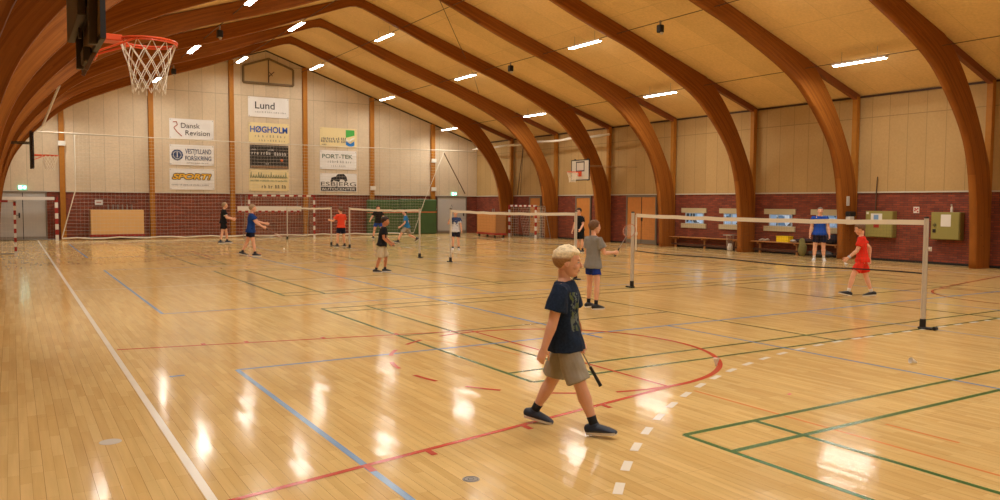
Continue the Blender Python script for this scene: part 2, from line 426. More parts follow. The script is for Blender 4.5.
bb.obj('red_basketball_lines', line_mat('red_line_paint', srgb(196, 64, 44)), floor)
og = Lines()                                   # thin orange lines
og.seg(5.34, -2, 5.34, 5.2, .03, .0012); og.seg(5.83, 3.05, 5.83, 3.62, .03, .0012); og.seg(5.34, 9.5, 5.34, 14.2, .02, .0012)
og.arc(1.9, 7.2, 3.0, 5, 60, .02, .0012); og.arc(2.6, 16.4, 3.55, -95, -30, .025, .0012)
og.obj('orange_court_lines', line_mat('orange_line_paint', srgb(230, 146, 84)), floor)

# walls
def wall_x(name, x, inner):      # side wall: brick below, boards above
    th = .3 * inner
    w = struct(MB().box(x, YN, 0, x + th, YF, ZB, 0).obj(name, M_brick_y))
    MB().box(x, YN, ZB, x + th, YF, ZE + .02).obj('upper_boards', M_pan_y, w)
    MB().box(x - .05 * inner, YN, ZB, x, YF, ZB + .045).obj('ledge', M_sill, w)
    MB().box(x - .02 * inner, YN, 0, x, YF, .06).obj('skirting', M_dark, w)
    return w
wall_x('wall_right', XR, 1); wall_x('wall_left', XL, -1)
def wall_y(name, y, out):
    th = .3 * out
    w = struct(MB().box(XL, y, 0, XR, y + th, ZB).obj(name, M_brick_x))
    MB().prism([(XL, ZB), (XR, ZB), (XR, ZE), (XC, ZR), (XL, ZE)], y, y + th, 'y').obj('upper_boards', M_pan_x, w)
    MB().box(XL, y - .05 * out, ZB, XR, y, ZB + .045).obj('ledge', M_sill, w)
    return w
wall_y('wall_far', YF, 1); wall_y('wall_near', YN, -1)
struct(MB().prism([(XL, ZE), (XC, ZR), (XR, ZE), (XR, ZE + .2), (XC, ZR + .2), (XL, ZE + .2)], YN, YF, 'y').obj('ceiling', M_ceil))
for i, (x0, x1) in enumerate(((XR - .05, XR), (XL, XL + .05))):
    struct(MB().box(x0, YN, ZE - .07, x1, YF, ZE - .02).obj('trim_%d' % (i + 1), mat('dark_trim', srgb(60, 36, 22), .6)))
# dark batten where the roof meets the far gable
for i, s_ in enumerate((-1, 1)):
    xe = XL if s_ < 0 else XR
    struct(MB().prism([(xe, ZE - .06), (XC, ZR - .06), (XC, ZR), (xe, ZE)], YF - .05, YF, 'y').obj('trim_%d' % (i + 3), MATS['dark_trim']))

# posts on the far gable
gx = [1.96, 5.65, 9.33, 13.02, 16.71, 20.4]
gp0 = None
GL = ['second from the doors with the green exit lamp', '']
for i, x in enumerate(gx):
    zt = ceil_z(x) - .07
    p = MB().box(-.11, -.2, 0, .11, 0, zt, bev=.01).obj('wall_post', M_post)
    p.location = (x, YF - .01, 0)
    lab = ['orange timber post beside the grey double doors under the exit lamp',
           'orange timber post between the plywood trolley wall and the column of three white banners',
           'orange timber post between the first and middle banner columns',
           'orange timber post between the middle and last banner columns',
           'orange timber post between the last banners and the green crash mats',
           'orange timber post at the edge of the crash mats beside the grey door'][i]
    tag(p, lab, 'post', 'timber posts on the far wall')
    for z in {0: [4.28], 4: [2.52], 5: [4.12, 2.52]}.get(i, []):
        b = MB().box(-.15, -.08, -.11, .15, 0, .11, bev=.015).obj('junction_box', M_white)
        b.location = (x, YF - .21, z)
        tag(b, {(0, 4.28): 'white box high on the post beside the grey double doors', (4, 2.52): 'white box low on the post beside the last banner column',
                (5, 4.12): 'upper of two white boxes on the post by the grey single door', (5, 2.52): 'lower of two white boxes on the post by the grey single door'}[(i, z)], 'box')

# ------------------------------------------------------------------ glulam arches
inner = [(11.5, 0), (11.44, 1.3), (11.25, 2.6), (10.83, 3.67), (9.9, 4.78), (8.78, 5.65), (6.5, 6.66), (4.9, 7.2), (3.6, 7.66), (1.6, 8.45), (.35, 8.93), (0, 9.0)]
def outer_z(d): return ZR - SL * d - .012
outer = [(12.2, 0), (12.17, 1.3), (12.02, 2.64), (11.55, 3.7), (10.85, 4.84), (10.2, 5.62), (9.6, outer_z(9.6)), (7.8, outer_z(7.8)), (5.6, outer_z(5.6)), (3.6, outer_z(3.6)), (1.6, outer_z(1.6)), (0, outer_z(0))]
def arch_mesh(sign):
    I = catmull(inner, 6); O = catmull(outer[:7], 7)[:-1] + catmull(outer[6:], 6); 
    def resample(P, n):
        d = [0]
        for a, b in zip(P, P[1:]): d.append(d[-1] + math.dist(a, b))
        out = []; j = 0
        for k in range(n):
            t = d[-1] * k / (n - 1)
            while j < len(d) - 2 and d[j + 1] < t: j += 1
            u = (t - d[j]) / max(1e-9, d[j + 1] - d[j]); out.append((P[j][0] + (P[j + 1][0] - P[j][0]) * u, P[j][1] + (P[j + 1][1] - P[j][1]) * u))
        return out, d[-1]
    n = 64
    I, li = resample(I, n); O, lo = resample(O, n)
    hw = .1; vs = []; uvs = []
    K = 1
    for k in range(n):
        for (d, z) in (I[k], O[k]):
            for y in (-hw, hw): vs.append((sign * d, y, z))
    fs = []; uv = []
    for k in range(n - 1):
        a = 4 * k; b = 4 * (k + 1); u0 = li * k / (n - 1); u1 = li * (k + 1) / (n - 1)
        w0 = math.dist(I[k], O[k]); w1 = math.dist(I[k + 1], O[k + 1])
        fs += [(a, b, b + 2, a + 2), (a + 1, a + 3, b + 3, b + 1), (a, a + 1, b + 1, b), (a + 2, b + 2, b + 3, a + 3)]
        uv += [(u0, 0), (u1, 0), (u1, w1), (u0, w0), (u0 + 9, 0), (u0 + 9, w0), (u1 + 9, w1), (u1 + 9, 0),
               (u0, .010), (u0, .022), (u1, .022), (u1, .010), (u0, .012), (u1, .012), (u1, .022), (u0, .022)]
    e = 4 * (n - 1)
    fs += [(0, 2, 3, 1), (e, e + 1, e + 3, e + 2)]; uv += [(0, 0)] * 8
    me = bpy.data.meshes.new('arch_half'); me.from_pydata(vs, [], fs); me.update()
    l = me.uv_layers.new(name='UVMap'); l.data.foreach_set('uv', [c for p in uv for c in p])
    me.materials.append(M_glu)
    import bmesh
    bm = bmesh.new(); bm.from_mesh(me); bmesh.ops.recalc_face_normals(bm, faces=bm.faces); bm.to_mesh(me); bm.free()
    # smooth only the curved faces
    me.polygons.foreach_set('use_smooth', [abs(p.normal.y) < .5 for p in me.polygons])
    return me
AM = {1: arch_mesh(1), -1: arch_mesh(-1)}
M_rafter = mat('dark_rafter', srgb(128, 70, 34), .55, nscale=8, namt=.15)
def rafter_mesh(sign):
    a, b = 9.7, 12.2
    pts = [(sign * a, outer_z(a) - .2), (sign * b, outer_z(b) - .2), (sign * b, outer_z(b)), (sign * a, outer_z(a))]
    return MB().prism(pts, -.07, .07, 'y').mesh('rafter', M_rafter)
RM = {1: rafter_mesh(1), -1: rafter_mesh(-1)}
PM = {s_: MB().box(s_ * 12.04, -.08, 0, s_ * 12.2, .08, outer_z(12.2) - .05).mesh('post', M_post) for s_ in (1, -1)}
M_bracket = mat('galvanised_bracket', srgb(90, 84, 76), .4, metal=.7)
def arch_label(i):
    return ['', '', '', '', 'curved glulam arch, nearest whose far foot is in view beside the olive cabinets',
            'curved glulam arch whose foot stands just beyond the bench with the yellow crate', 'curved glulam arch whose foot stands between the two wall benches',
            'curved glulam arch standing just past the wooden double doors', 'curved glulam arch beside the dark-clad player and the far side basketball board',
            'curved glulam arch standing by the small side-wall goal', 'curved glulam arch furthest away, next to the gable wall'][i]
near_l = ['curved glulam arch behind the photographer', 'second curved glulam arch behind the photographer', 'curved glulam arch overhead just ahead of the photographer', 'curved glulam arch beside the near basketball hoop']
for i, y in enumerate(ARCH_Y):
    lab = near_l[i] if i < 4 else arch_label(i)
    t = thing('glulam_arch', lab, 'arch', (XC, y + .08, 0), 0, 'glulam arches of the hall')
    for s_ in (1, -1):
        link('arch_half', AM[s_], t); link('rafter_end', RM[s_], t); link('wall_post', PM[s_], t)

# ------------------------------------------------------------------ lamps
M_tube = mat('fluorescent_tube', (1, 1, 1, 1), .5, emit=(LAMP_COLOR, LAMP_STRENGTH))
M_housing = mat('white_housing', srgb(225, 220, 210), .5)
def make_lamp():
    t = thing('ceiling_lamp', 'x', 'lamp')
    MB().prism([(-.095, .0), (.095, .0), (.06, .06), (-.06, .06)], -.84, .84, 'y').obj('housing', M_housing, t)
    MB().box(-.074, -.80, -.026, .074, .80, -.001, bev=.01).obj('light_diffuser', M_tube, t)
    ld = bpy.data.lights.new('lamp_light', 'AREA'); ld.shape = 'RECTANGLE'; ld.size = .14; ld.size_y = 1.58; ld.energy = LAMP_WATTS; ld.color = LAMP_COLOR
    ld.spread = math.radians(165)
    link('lamp_light', ld, t).location = (0, 0, -.029)
    for y in (-.55, .55): MB().bar((0, y, .06), (0, y, .36), .006, 4).obj('hanger', M_grey, t)
    return t
lamp0 = None
rows = [(1.7, 'row nearest the left-hand wall'), (5.62, ''), (9.3, ''), (12.86, ''), (16.58, ''), (20.5, '')]
rowname = ['low on the hoop side', 'mid-slope on the hoop side', 'by the ridge on the hoop side', 'by the ridge on the bench side', 'mid-slope on the bench side', 'low above the bench wall']
bayname = {5.39: 'nearest the camera', 13.8: 'second bay from the camera', 21.87: 'third bay from the camera', 30.11: 'bay before the gable bay', 38.35: 'bay beside the far gable', -2.85: 'behind the camera'}
for r, (x, _) in enumerate(rows):
    for y, bn in bayname.items():
        if lamp0 is None: o = lamp0 = make_lamp()
        else: o = copy_tree(lamp0)
        o.location = (x, y + (.1 if x > 20 else -.4), ceil_z(x) - .42)
        o['label'] = 'lit strip lamp ' + rowname[r] + ', ' + bn
        o['group'] = 'strip lamps under the roof'
M_cable = mat('dark_cable', srgb(84, 62, 42), .6)
for r, (x, _) in enumerate(rows):
    z = ceil_z(x) - .35
    w = MB().box(-.012, YN + .1, -.008, .012, YF - .1, .008).obj('cable_tray', M_cable); w.location = (x, 0, z)
    tag(w, 'thin dark cable tray carrying the lamps ' + rowname[r], 'cable tray', 'cable trays under the roof')
# small dark sensors / loudspeakers hanging under the roof
sp0 = None
for x, y, lab in ((16.58, 17.8, 'small black loudspeaker hanging nearest, above the bench side'), (16.58, 26.1, 'small black loudspeaker hanging further off above the bench side'),
             (5.7, 26.0, 'small black loudspeaker hanging on the hoop side of the roof'), (5.75, 34.6, 'small black loudspeaker hanging near the gable above the banners')):
    if sp0 is None:
        sp0 = thing('loudspeaker', lab, 'loudspeaker')
        MB().box(-.09, -.08, -.31, .09, .08, -.08, bev=.02).obj('cabinet', M_dark, sp0)
        MB().tube([(0, 0, -.08), (0, 0, .05)], [.03, .03], 8).obj('mount', M_grey, sp0)
        MB().tube([(0, -.06, -.31), (0, -.06, -.37)], [.055, .04], 10).obj('horn', M_sill, sp0)
        o = sp0
    else: o = copy_tree(sp0)
    o.location = (x, y, ceil_z(x) - .37); o['label'] = lab; o['group'] = 'loudspeakers under the roof'
# steel tie wires at the haunches
tw = MB()
for a, b in (((12.3, 24.1, ceil_z(12.3) - .1), (15.2, 27.2, ceil_z(15.2) - .62)), ((16.2, 28.4, ceil_z(16.2) - .55), (17.6, 30.3, ceil_z(17.6) - .6))):
    tw.bar(a, b, .012, 5)
tag(tw.obj('bracing_wire', M_cable), 'thin dark bracing wire crossing below the roof boards between arches', 'wire')

# ================================================================== DOORS, WINDOWS, FIXTURES
M_greydoor = mat('grey_door_paint', srgb(186, 184, 180), .45, nscale=3, namt=.05)
M_wooddoor = mat('oak_door', srgb(196, 128, 62), .45, nscale=6, namt=.14)
M_frame = mat('grey_frame', srgb(120, 110, 96), .5)
def door_end(n, x0, x1, h, mid, sign=None):
    d = struct(MB().box(x0, YF - .05, .01, x1, YF, h).obj('door_%d' % n, M_greydoor))
    MB().box(x0 - .06, YF - .08, 0, x0, YF, h + .06).box(x1, YF - .08, 0, x1 + .06, YF, h + .06).box(x0, YF - .08, h, x1, YF, h + .06).obj('door_frame', M_frame, d)
    if mid: MB().box(mid - .012, YF - .06, .02, mid + .012, YF - .05, h).obj('leaf_joint', M_dark, d)
    hx = (mid or x1) - .14
    MB().box(hx - .03, YF - .07, .98, hx + .03, YF - .05, 1.2).tube([(hx, YF - .07, 1.1), (hx, YF - .12, 1.1), (hx - .12, YF - .12, 1.1)], .012, 6).obj('door_handle', M_dark, d)
    MB().box(x0 + .01, YF - .058, .02, x1 - .01, YF - .05, .16).obj('kick_plate', M_grey, d)
door_end(1, -1.2, 1.28, 2.08, .42); door_end(2, 20.75, 22.58, 2.05, None)
def door_side(n, y0, y1, h, mid):
    d = struct(MB().box(XR - .05, y0, .01, XR, y1, h).obj('door_%d' % n, M_wooddoor))
    MB().box(XR - .08, y0 - .07, 0, XR, y0, h + .07).box(XR - .08, y1, 0, XR, y1 + .07, h + .07).box(XR - .08, y0, h, XR, y1, h + .07).obj('door_frame', M_frame, d)
    if mid: MB().box(XR - .06, mid - .015, .02, XR - .05, mid + .015, h).obj('leaf_joint', M_dark, d)
    MB().box(XR - .058, y0 + .01, .02, XR - .05, y1 - .01, .2).obj('kick_plate', M_frame, d)
    hy = (mid + .02 if mid else y1 - .15)
    MB().box(XR - .08, hy - .1, 1.0, XR - .05, hy, 1.22, bev=.008).tube([(XR - .08, hy - .05, 1.1), (XR - .13, hy - .05, 1.1), (XR - .13, hy - .16, 1.1)], .012, 6).obj('door_handle', M_dark, d)
door_side(3, 33.75, 34.68, 2.02, None); door_side(4, 29.6, 30.65, 2.02, None); door_side(5, 25.12, 26.92, 2.04, 26.0)

M_lintel = mat('cream_concrete', srgb(190, 176, 140), .7, nscale=12, namt=.06)
def window_glow():
    M = bpy.data.materials.new('daylit_room_behind_glass'); M.use_nodes = True
    nt = M.node_tree; b = nt.nodes['Principled BSDF']; L = nt.links.new
    tc = N(nt, 'ShaderNodeTexCoord'); mp = N(nt, 'ShaderNodeMapping'); mp.inputs['Scale'].default_value = (1, 3.4, 2.0); L(tc.outputs['Object'], mp.inputs[0])
    v = N(nt, 'ShaderNodeTexVoronoi'); v.inputs['Scale'].default_value = 1.0; v.distance = 'CHEBYCHEV'; L(mp.outputs[0], v.inputs['Vector'])
    c = ramp(nt, v.outputs['Color'], [(.3, (.04, .06, .08)), (.42, (.12, .26, .50)), (.62, (.22, .42, .72)), (.9, (.50, .68, .95))])
    L(c, b.inputs['Base Color']); L(c, b.inputs['Emission Color']); b.inputs['Emission Strength'].default_value = .3
    b.inputs['Roughness'].default_value = .1
    return M
M_glow = window_glow()
for n, (y0, y1) in enumerate(((22.25, 23.6), (20.22, 21.57), (18.08, 19.42), (16.1, 17.45))):
    w = struct(MB().box(XR - .05, y0, 1.40, XR, y1, 1.59).obj('window_%d' % (n + 1), M_lintel))
    MB().box(XR - .06, y0, .79, XR, y1, .975).obj('window_sill', M_lintel, w)
    a, b_ = y0 + .18, y1 - .26
    MB().box(XR - .012, a, .98, XR - .002, b_, 1.40).obj('pane', M_glow, w)
    f = MB().box(XR - .04, a - .04, .975, XR, a, 1.40).box(XR - .04, b_, .975, XR, b_ + .04, 1.40).box(XR - .04, a, .975, XR, b_, 1.0).box(XR - .04, a, 1.375, XR, b_, 1.40)
    f.box(XR - .03, (a + b_) / 2 + .1, 1.0, XR, (a + b_) / 2 + .13, 1.375)
    f.obj('window_frame', mat('pale_blue_frame', srgb(170, 190, 210), .5), w)

# gable louvre frame
M_olive = mat('olive_frame', srgb(116, 96, 62), .6)
g = thing('gable_hatch', 'five-sided framed hatch with a centre bar high in the gable above the banners', 'hatch', (11.18, YF - .06, 7.68))
def bars(mb, pts, r, closed=False):
    n = len(pts)
    for i in range(n if closed else n - 1): mb.bar(pts[i], pts[(i + 1) % n], r, 4)
fr = MB(); bars(fr, [(-1.25, 0, 0), (1.25, 0, 0), (1.25, 0, .8), (0, 0, 1.25), (-1.25, 0, .8)], .07, True); fr.obj('frame', M_olive, g)
MB().prism([(-1.22, .03), (1.22, .03), (1.22, .78), (0, 1.2), (-1.22, .78)], -.005, .02, 'y').obj('hatch_panel', mat('hatch_board', srgb(196, 170, 126), .8, nscale=6, namt=.08), g)
MB().bar((0, -.02, 0), (0, -.02, 1.2), .035).bar((.0, -.03, .35), (.28, -.03, .62), .025).bar((0, -.03, .62), (.2, -.03, .4), .02).obj('centre_bar', M_cable, g)

# exit lamps
M_exit = mat('lit_exit_green', srgb(140, 235, 205), .5, emit=(srgb(120, 240, 205), 1.2))
M_exitw = mat('lit_exit_white', srgb(235, 255, 250), .5, emit=(srgb(220, 255, 245), 4.5))
for x, z, lab in ((.42, 2.31, 'lit green exit lamp above the grey double doors'), (21.8, 2.27, 'lit green exit lamp above the grey single door')):
    e = thing('exit_sign', lab, 'exit sign', (x, YF - .06, z))
    MB().box(-.16, -.03, -.09, .16, .05, .09, bev=.012).obj('housing', M_exit, e)
    s_ = MB().box(-.04, -.036, -.02, .06, -.031, .0)                     # running figure and arrow
    s_.box(-.13, -.036, -.07, -.03, -.031, .07).box(.06, -.036, -.045, .09, -.031, .045).add([(.09, -.034, -.07), (.15, -.034, 0), (.09, -.034, .07)], [(0, 1, 2)])
    s_.obj('pictogram', M_exitw, e)

# ------------------------------------------------------------------ banners
def text_mesh(parent, txt, x, z, h, m_, w=None, name='lettering', bold=0., shear=0., ax='x', y=-.009, align='LEFT'):
    cu = bpy.data.curves.new('t', 'FONT'); cu.body = txt; cu.size = h * 1.38; cu.align_x = align; cu.offset = bold; cu.shear = shear
    cu.resolution_u = 4; cu.extrude = 0
    o = bpy.data.objects.new('t', cu); C.objects.link(o)
    bpy.context.view_layer.update()
    dg = bpy.context.evaluated_depsgraph_get()
    me = bpy.data.meshes.new_from_object(o.evaluated_get(dg)); bpy.data.objects.remove(o)
    co = [v.co for v in me.vertices]
    wd = max(c.x for c in co) - min(c.x for c in co); x0 = min(c.x for c in co)
    k = 1 if w is None else w / wd
    for v in me.vertices: v.co = Vector(((v.co.x - x0) * k + x, y, v.co.y + z)) if True else v.co
    me.materials.clear(); me.materials.append(m_)
    return link(name, me, parent)
def blocks(mb, x, z, h, words, cw=.62, y=-.009, seed=1):
    """rows of tiny strokes where the photograph shows print too small to read"""
    r = random.Random(seed)
    for wl in words:
        for i in range(wl):
            a = r.random()
            if x > 1.90: continue
            mb.box(x + .05 * h, y, z, x + .22 * h, y + .001, z + h * (1 if a > .4 else .72))
            if a < .7: mb.box(x + .05 * h, y, z + (h * .8 if a > .4 else h * .55), x + .45 * h, y + .001, z + (h if a > .4 else h * .72))
            if a > .3: mb.box(x + .34 * h, y, z, x + .48 * h, y + .001, z + h * .7)
            x += cw * h
        x += .5 * h
    return x
K = mat('banner_black_print', srgb(38, 38, 42), .6); Bl = mat('banner_blue_print', srgb(26, 82, 176), .6); Nv = mat('banner_navy_print', srgb(40, 62, 104), .6)
Yl = mat('banner_yellow_print', srgb(226, 172, 40), .6); Gn = mat('banner_green_print', srgb(44, 92, 62), .6); Gn2 = mat('banner_bright_green_print', srgb(70, 172, 70), .6)
Bl2 = mat('banner_sky_blue_print', srgb(38, 120, 196), .6); Rd = mat('banner_red_print', srgb(170, 78, 50), .6); Wt = mat('banner_white_print', srgb(230, 228, 222), .6); Gy = mat('banner_grey_print', srgb(120, 118, 116), .6)
M_bw = mat('banner_white_vinyl', srgb(232, 230, 226), .55, nscale=1.5, namt=.03); M_bc = mat('banner_cream_vinyl', srgb(232, 214, 160), .55, nscale=1.5, namt=.03); M_bk = mat('banner_black_vinyl', srgb(44, 40, 38), .5, nscale=2, namt=.2)
def banner(x0, x1, z0, z1, m_, lab, grp):
    b = thing('banner', lab, 'banner', (x0, YF - .03, z0), 0, grp)
    w, h = x1 - x0, z1 - z0
    n = 12; vs = []; 
    for i in range(n + 1):
        for j in range(5): vs.append((w * i / n, .006 * math.sin(i * 1.3 + j), h * j / 4))
    for i in range(n + 1):
        for j in range(5): vs.append((w * i / n, .012 + .006 * math.sin(i * 1.3 + j), h * j / 4))
    q = 5 * (n + 1); fs = []
    for i in range(n):
        for j in range(4):
            a = i * 5 + j; fs.append((a, a + 5, a + 6, a + 1)); fs.append((a + q, a + q + 1, a + q + 6, a + q + 5))
        fs += [(i * 5, i * 5 + q, i * 5 + 5 + q, i * 5 + 5), (i * 5 + 4, i * 5 + 9, i * 5 + 9 + q, i * 5 + 4 + q)]
    fs += [(j, j + 1, j + 1 + q, j + q) for j in range(4)] + [(n * 5 + j, n * 5 + j + q, n * 5 + j + 1 + q, n * 5 + j + 1) for j in range(4)]
    MB().add(vs, fs).obj('sheet', m_, b)
    e = MB()
    for a in (.05, w - .05):
        for c in (.05, h - .05): e.tube([(a, -.012, c), (a, -.006, c)], [.02, .02], 8)
    e.obj('eyelets', M_grey, b)
    return b, w, h
GR = ['banners left of the gable centre column', 'banners of the gable centre column', 'banners nearest the crash mats']
b, w, h = banner(6.47, 8.49, 4.74, 5.69, M_bw, 'white banner with a reddish curved R mark and thin black lettering', None)
text_mesh(b, 'Dansk', .52, .52, .25, K, .86); text_mesh(b, 'Revision', .72, .18, .25, K, 1.12)
lg = MB(); lg.tube([(.16, -.01, .78), (.32, -.01, .80), (.36, -.01, .66), (.2, -.01, .52)], .022, 5).tube([(.2, -.01, .52), (.32, -.01, .34), (.55, -.01, .12)], .02, 5); lg.obj('emblem', Rd, b)
b, w, h = banner(6.46, 8.48, 3.48, 4.46, M_bw, 'white banner with a round blue emblem and two rows of grey capitals', None)
em = MB().ell((.34, -.004, .48), (.27, .006, .27), 20, 6); em.obj('emblem', Nv, b)
MB().tube([(.34 + .18 * math.cos(t), -.012, .48 + .18 * math.sin(t)) for t in np.linspace(0, 2 * PI, 18)[:-1]], .012, 4, closed=True).bar((.34, -.014, .36), (.34, -.014, .62), .02).obj('emblem_ring', Wt, b)
text_mesh(b, 'VESTJYLLAND', .70, .56, .24, Nv, 1.2, bold=.004); text_mesh(b, 'FORSIKRING', .70, .24, .22, Nv, 1.2, bold=.004)
mb = MB(); blocks(mb, .74, .09, .05, [6, 5, 8, 6, 5]); mb.obj('small_print', Gy, b)
b, w, h = banner(6.44, 8.49, 2.31, 3.31, M_bw, 'white banner with slanted yellow and black block word above the brick wall', None)
for q_ in range(8): text_mesh(b, 'SPORT!', .12 + .036 * math.cos(q_ * PI / 4), .51 + .036 * math.sin(q_ * PI / 4), .25, K, 1.78, bold=.010, shear=.25, name='letter_outline', y=-.010 - .0005 * q_)
text_mesh(b, 'SPORT!', .12, .51, .25, Yl, 1.78, bold=.014, shear=.25, y=-.018)
mb = MB(); blocks(mb, .08, .2, .06, [9, 3, 7, 4, 10, 9]); mb.obj('small_print', Gy, b)
b, w, h = banner(10.16, 12.2, 6.0, 7.0, M_bw, 'white banner with thin black lower-case word, highest of all the banners', None)
text_mesh(b, 'Lund', .34, .42, .36, K, .98, bold=.004)
mb = MB(); blocks(mb, .34, .22, .075, [5, 1, 12, 2], 1.2); mb.obj('small_print', K, b)
b, w, h = banner(10.17, 12.2, 4.69, 5.72, M_bc, 'cream banner with a broad dark-blue word, under the topmost banner', None)
text_mesh(b, 'HØGHOLM', .07, .55, .31, Bl, 1.88, bold=.009, y=-.012)
mb = MB(); blocks(mb, .3, .3, .12, [2, 1, 3, 2, 3, 2], 1.3); blocks(mb, .5, .1, .1, [3, 4, 3], 1.3); mb.obj('small_print', Gy, b)
b, w, h = banner(10.22, 12.16, 3.44, 4.6, M_bk, 'black banner with small white print, third in the centre column', None)
mb = MB(); blocks(mb, .08, .68, .16, [3, 4], .8, seed=4); blocks(mb, 1.22, .66, .16, [5], .8, seed=5); blocks(mb, .08, .9, .06, [6]); blocks(mb, .9, .9, .06, [8]); blocks(mb, .75, .2, .05, [6]); mb.obj('white_print', Wt, b)
MB().ell((1.6, -.006, .43), (.07, .006, .07), 12, 6).obj('orange_dot', mat('banner_orange_print', srgb(220, 110, 50), .6), b)
MB().box(.02, -.008, .02, 1.92, -.007, .12).obj('brown_band', mat('banner_brown_print', srgb(140, 106, 74), .6), b)
b, w, h = banner(10.16, 12.17, 2.29, 3.36, M_bc, 'cream banner with dark green script, lowest of the centre column', None)
mb = MB(); x = .07
for i in range(15):
    hh = .3 if i in (0, 3, 4, 8, 14) else .17
    mb.tube([(x, -.009, .66), (x + .04, -.009, .66 + hh), (x + .07, -.009, .68), (x + .12, -.009, .7)], .017, 4); x += .125
blocks(mb, .05, .48, .08, [8, 8, 6, 9, 5], .72); mb.obj('green_script', Gn, b)
mb = MB(); blocks(mb, .62, .14, .17, [2, 2, 2, 2], .75); mb.obj('phone_digits', K, b)
b, w, h = banner(13.84, 15.87, 4.66, 5.67, M_bc, 'cream banner with a green and blue square emblem', None)
mb = MB(); blocks(mb, .08, .37, .14, [7, 2, 3], .74, seed=8); blocks(mb, .06, .24, .12, [9, 2, 3], .74, seed=9); blocks(mb, .08, .1, .05, [9]); mb.obj('small_print', Nv, b)
MB().prism([(1.42, .52), (1.9, .66), (1.9, .93), (1.42, .93)], -.011, -.009, 'y').obj('green_emblem', Gn2, b)
MB().prism([(1.42, .34), (1.66, .2), (1.9, .36), (1.9, .12), (1.66, .04), (1.42, .14)], -.011, -.009, 'y').obj('blue_emblem', Bl2, b)
MB().tube([(1.42, -.012, .42), (1.6, -.012, .3), (1.76, -.012, .46), (1.9, -.012, .5)], .05, 4).obj('white_wave', Wt, b)
b, w, h = banner(13.83, 15.85, 3.49, 4.48, M_bw, 'white banner with spaced dark green capitals and no emblem', None)
text_mesh(b, 'PORT-TEK', .12, .58, .22, Gn, 1.68, bold=.002)
mb = MB(); blocks(mb, .42, .34, .12, [5, 2, 3], 1.05); blocks(mb, .62, .14, .08, [8], 1.3); mb.obj('small_print', Gy, b)
b, w, h = banner(13.83, 15.87, 2.31, 3.28, M_bw, 'white banner with a black car emblem above block capitals', None)
text_mesh(b, 'ESBJERG', .04, .30, .22, K, 1.95)
MB().box(.03, -.009, .04, 2.0, -.007, .25).obj('black_band', K, b)
text_mesh(b, 'AUTOCENTER', .08, .07, .14, Wt, 1.86, bold=.0, y=-.012)
cr = MB().prism([(.55, .52), (.62, .74), (.85, .80), (.97, .93), (1.3, .95), (1.45, .80), (1.5, .60), (1.38, .52), (1.3, .64), (1.12, .66), (1.05, .52), (.86, .56), (.74, .6), (.66, .52)], -.010, -.008, 'y'); cr.obj('car_emblem', K, b)

# ------------------------------------------------------------------ things along the far wall
M_mat = mat('green_mat_canvas', srgb(62, 92, 52), .5, nscale=2.5, namt=.25, bump=.4)
for i, (x0, x1, z1, lab) in enumerate(((16.3, 18.15, 1.9, 'tall green crash mat leaning on the far wall beside the gable post'), (18.17, 20.45, 1.94, 'wide green crash mat leaning on the far wall nearest the grey single door'))):
    t = thing('crash_mat', lab, 'gym mat', ((x0 + x1) / 2, 39.98 + .04 * i, 0), 0, 'green crash mats')
    hw = (x1 - x0) / 2
    MB().box(-hw, -.16, 0, hw, .16, z1, bev=.05).obj('cover', M_mat, t)
    MB().box(-hw - .004, -.166, z1 * .62, hw + .004, .166, z1 * .62 + .05).obj('strap', mat('orange_strap', srgb(206, 112, 66), .6), t)
M_ply = mat('plywood', srgb(226, 184, 122), .5, nscale=3, namt=.05)
M_redp = mat('red_paint', srgb(160, 38, 30), .45); M_whp = mat('white_gloss', srgb(226, 222, 214), .4)
def trolley(loc, rz, w, lab, poles, hgt=1.1, z0=.24, ply=None):
    M_ply = ply or MATS['plywood']
    t = thing('equipment_trolley', lab, 'trolley', loc, rz, None)
    MB().box(-w / 2, -.3, z0, w / 2, -.27, z0 + hgt, bev=.01).obj('front_panel', M_ply, t)
    MB().box(-w / 2, .27, z0, w / 2, .3, z0 + hgt, bev=.01).obj('rear_panel', M_ply, t)
    for sx in (-1, 1): MB().box(sx * w / 2, -.26, z0, sx * (w / 2 + .03), .26, z0 + hgt).obj('end_panel', mat('dark_ply_end', srgb(150, 104, 60), .6), t)  # end panels in a darker brown than the front and rear panels
    MB().box(-w / 2 - .04, -.32, z0 - .1, w / 2 + .04, .32, z0 - .005, bev=.01).obj('base_frame', M_redp, t)
    for sx in (-1, 1):
        for sy in (-1, 1):
            c = MB().tube([(sx * (w / 2 - .15) - .02, sy * .24, .06), (sx * (w / 2 - .15) + .02, sy * .24, .06)], [.06, .06], 12)
            c.box(sx * (w / 2 - .15) - .03, sy * .24 - .02, .06, sx * (w / 2 - .15) + .03, sy * .24 + .02, z0 - .1)
            c.obj('caster', M_dark, t)
    for i in range(poles):
        x = -w * .16 + i * w * .09
        p = MB().bar((x, 0, z0), (x, 0, z0 + hgt + .24), .028, 8); p.obj('pole', M_grey, t)
    return t
trolley((4.07, 39.72, 0), 0, 2.16, 'low pale plywood trolley with steel poles in front of the far brick wall', 6)
trolley((21.1, 35.0, 0), PI / 2 - .12, 2.3, 'plywood trolley on a red frame by the side wall beyond the small goal', 2, .98, ply=mat('orange_plywood', srgb(204, 142, 80), .5, nscale=3, namt=.08))
n_ = thing('notice', 'small white notice on the brick above the plywood trolley', 'notice', (3.4, YF - .02, 1.56))
MB().box(-.16, -.01, 0, .16, 0, .23).obj('sheet', M_paper, n_); MB().box(-.1, -.013, .09, .1, -.011, .14).obj('red_print', Rd, n_)
n_ = thing('alarm_sign', 'small red sign on the brick between the crash mats and the grey single door', 'sign', (20.62, YF - .02, 1.25))
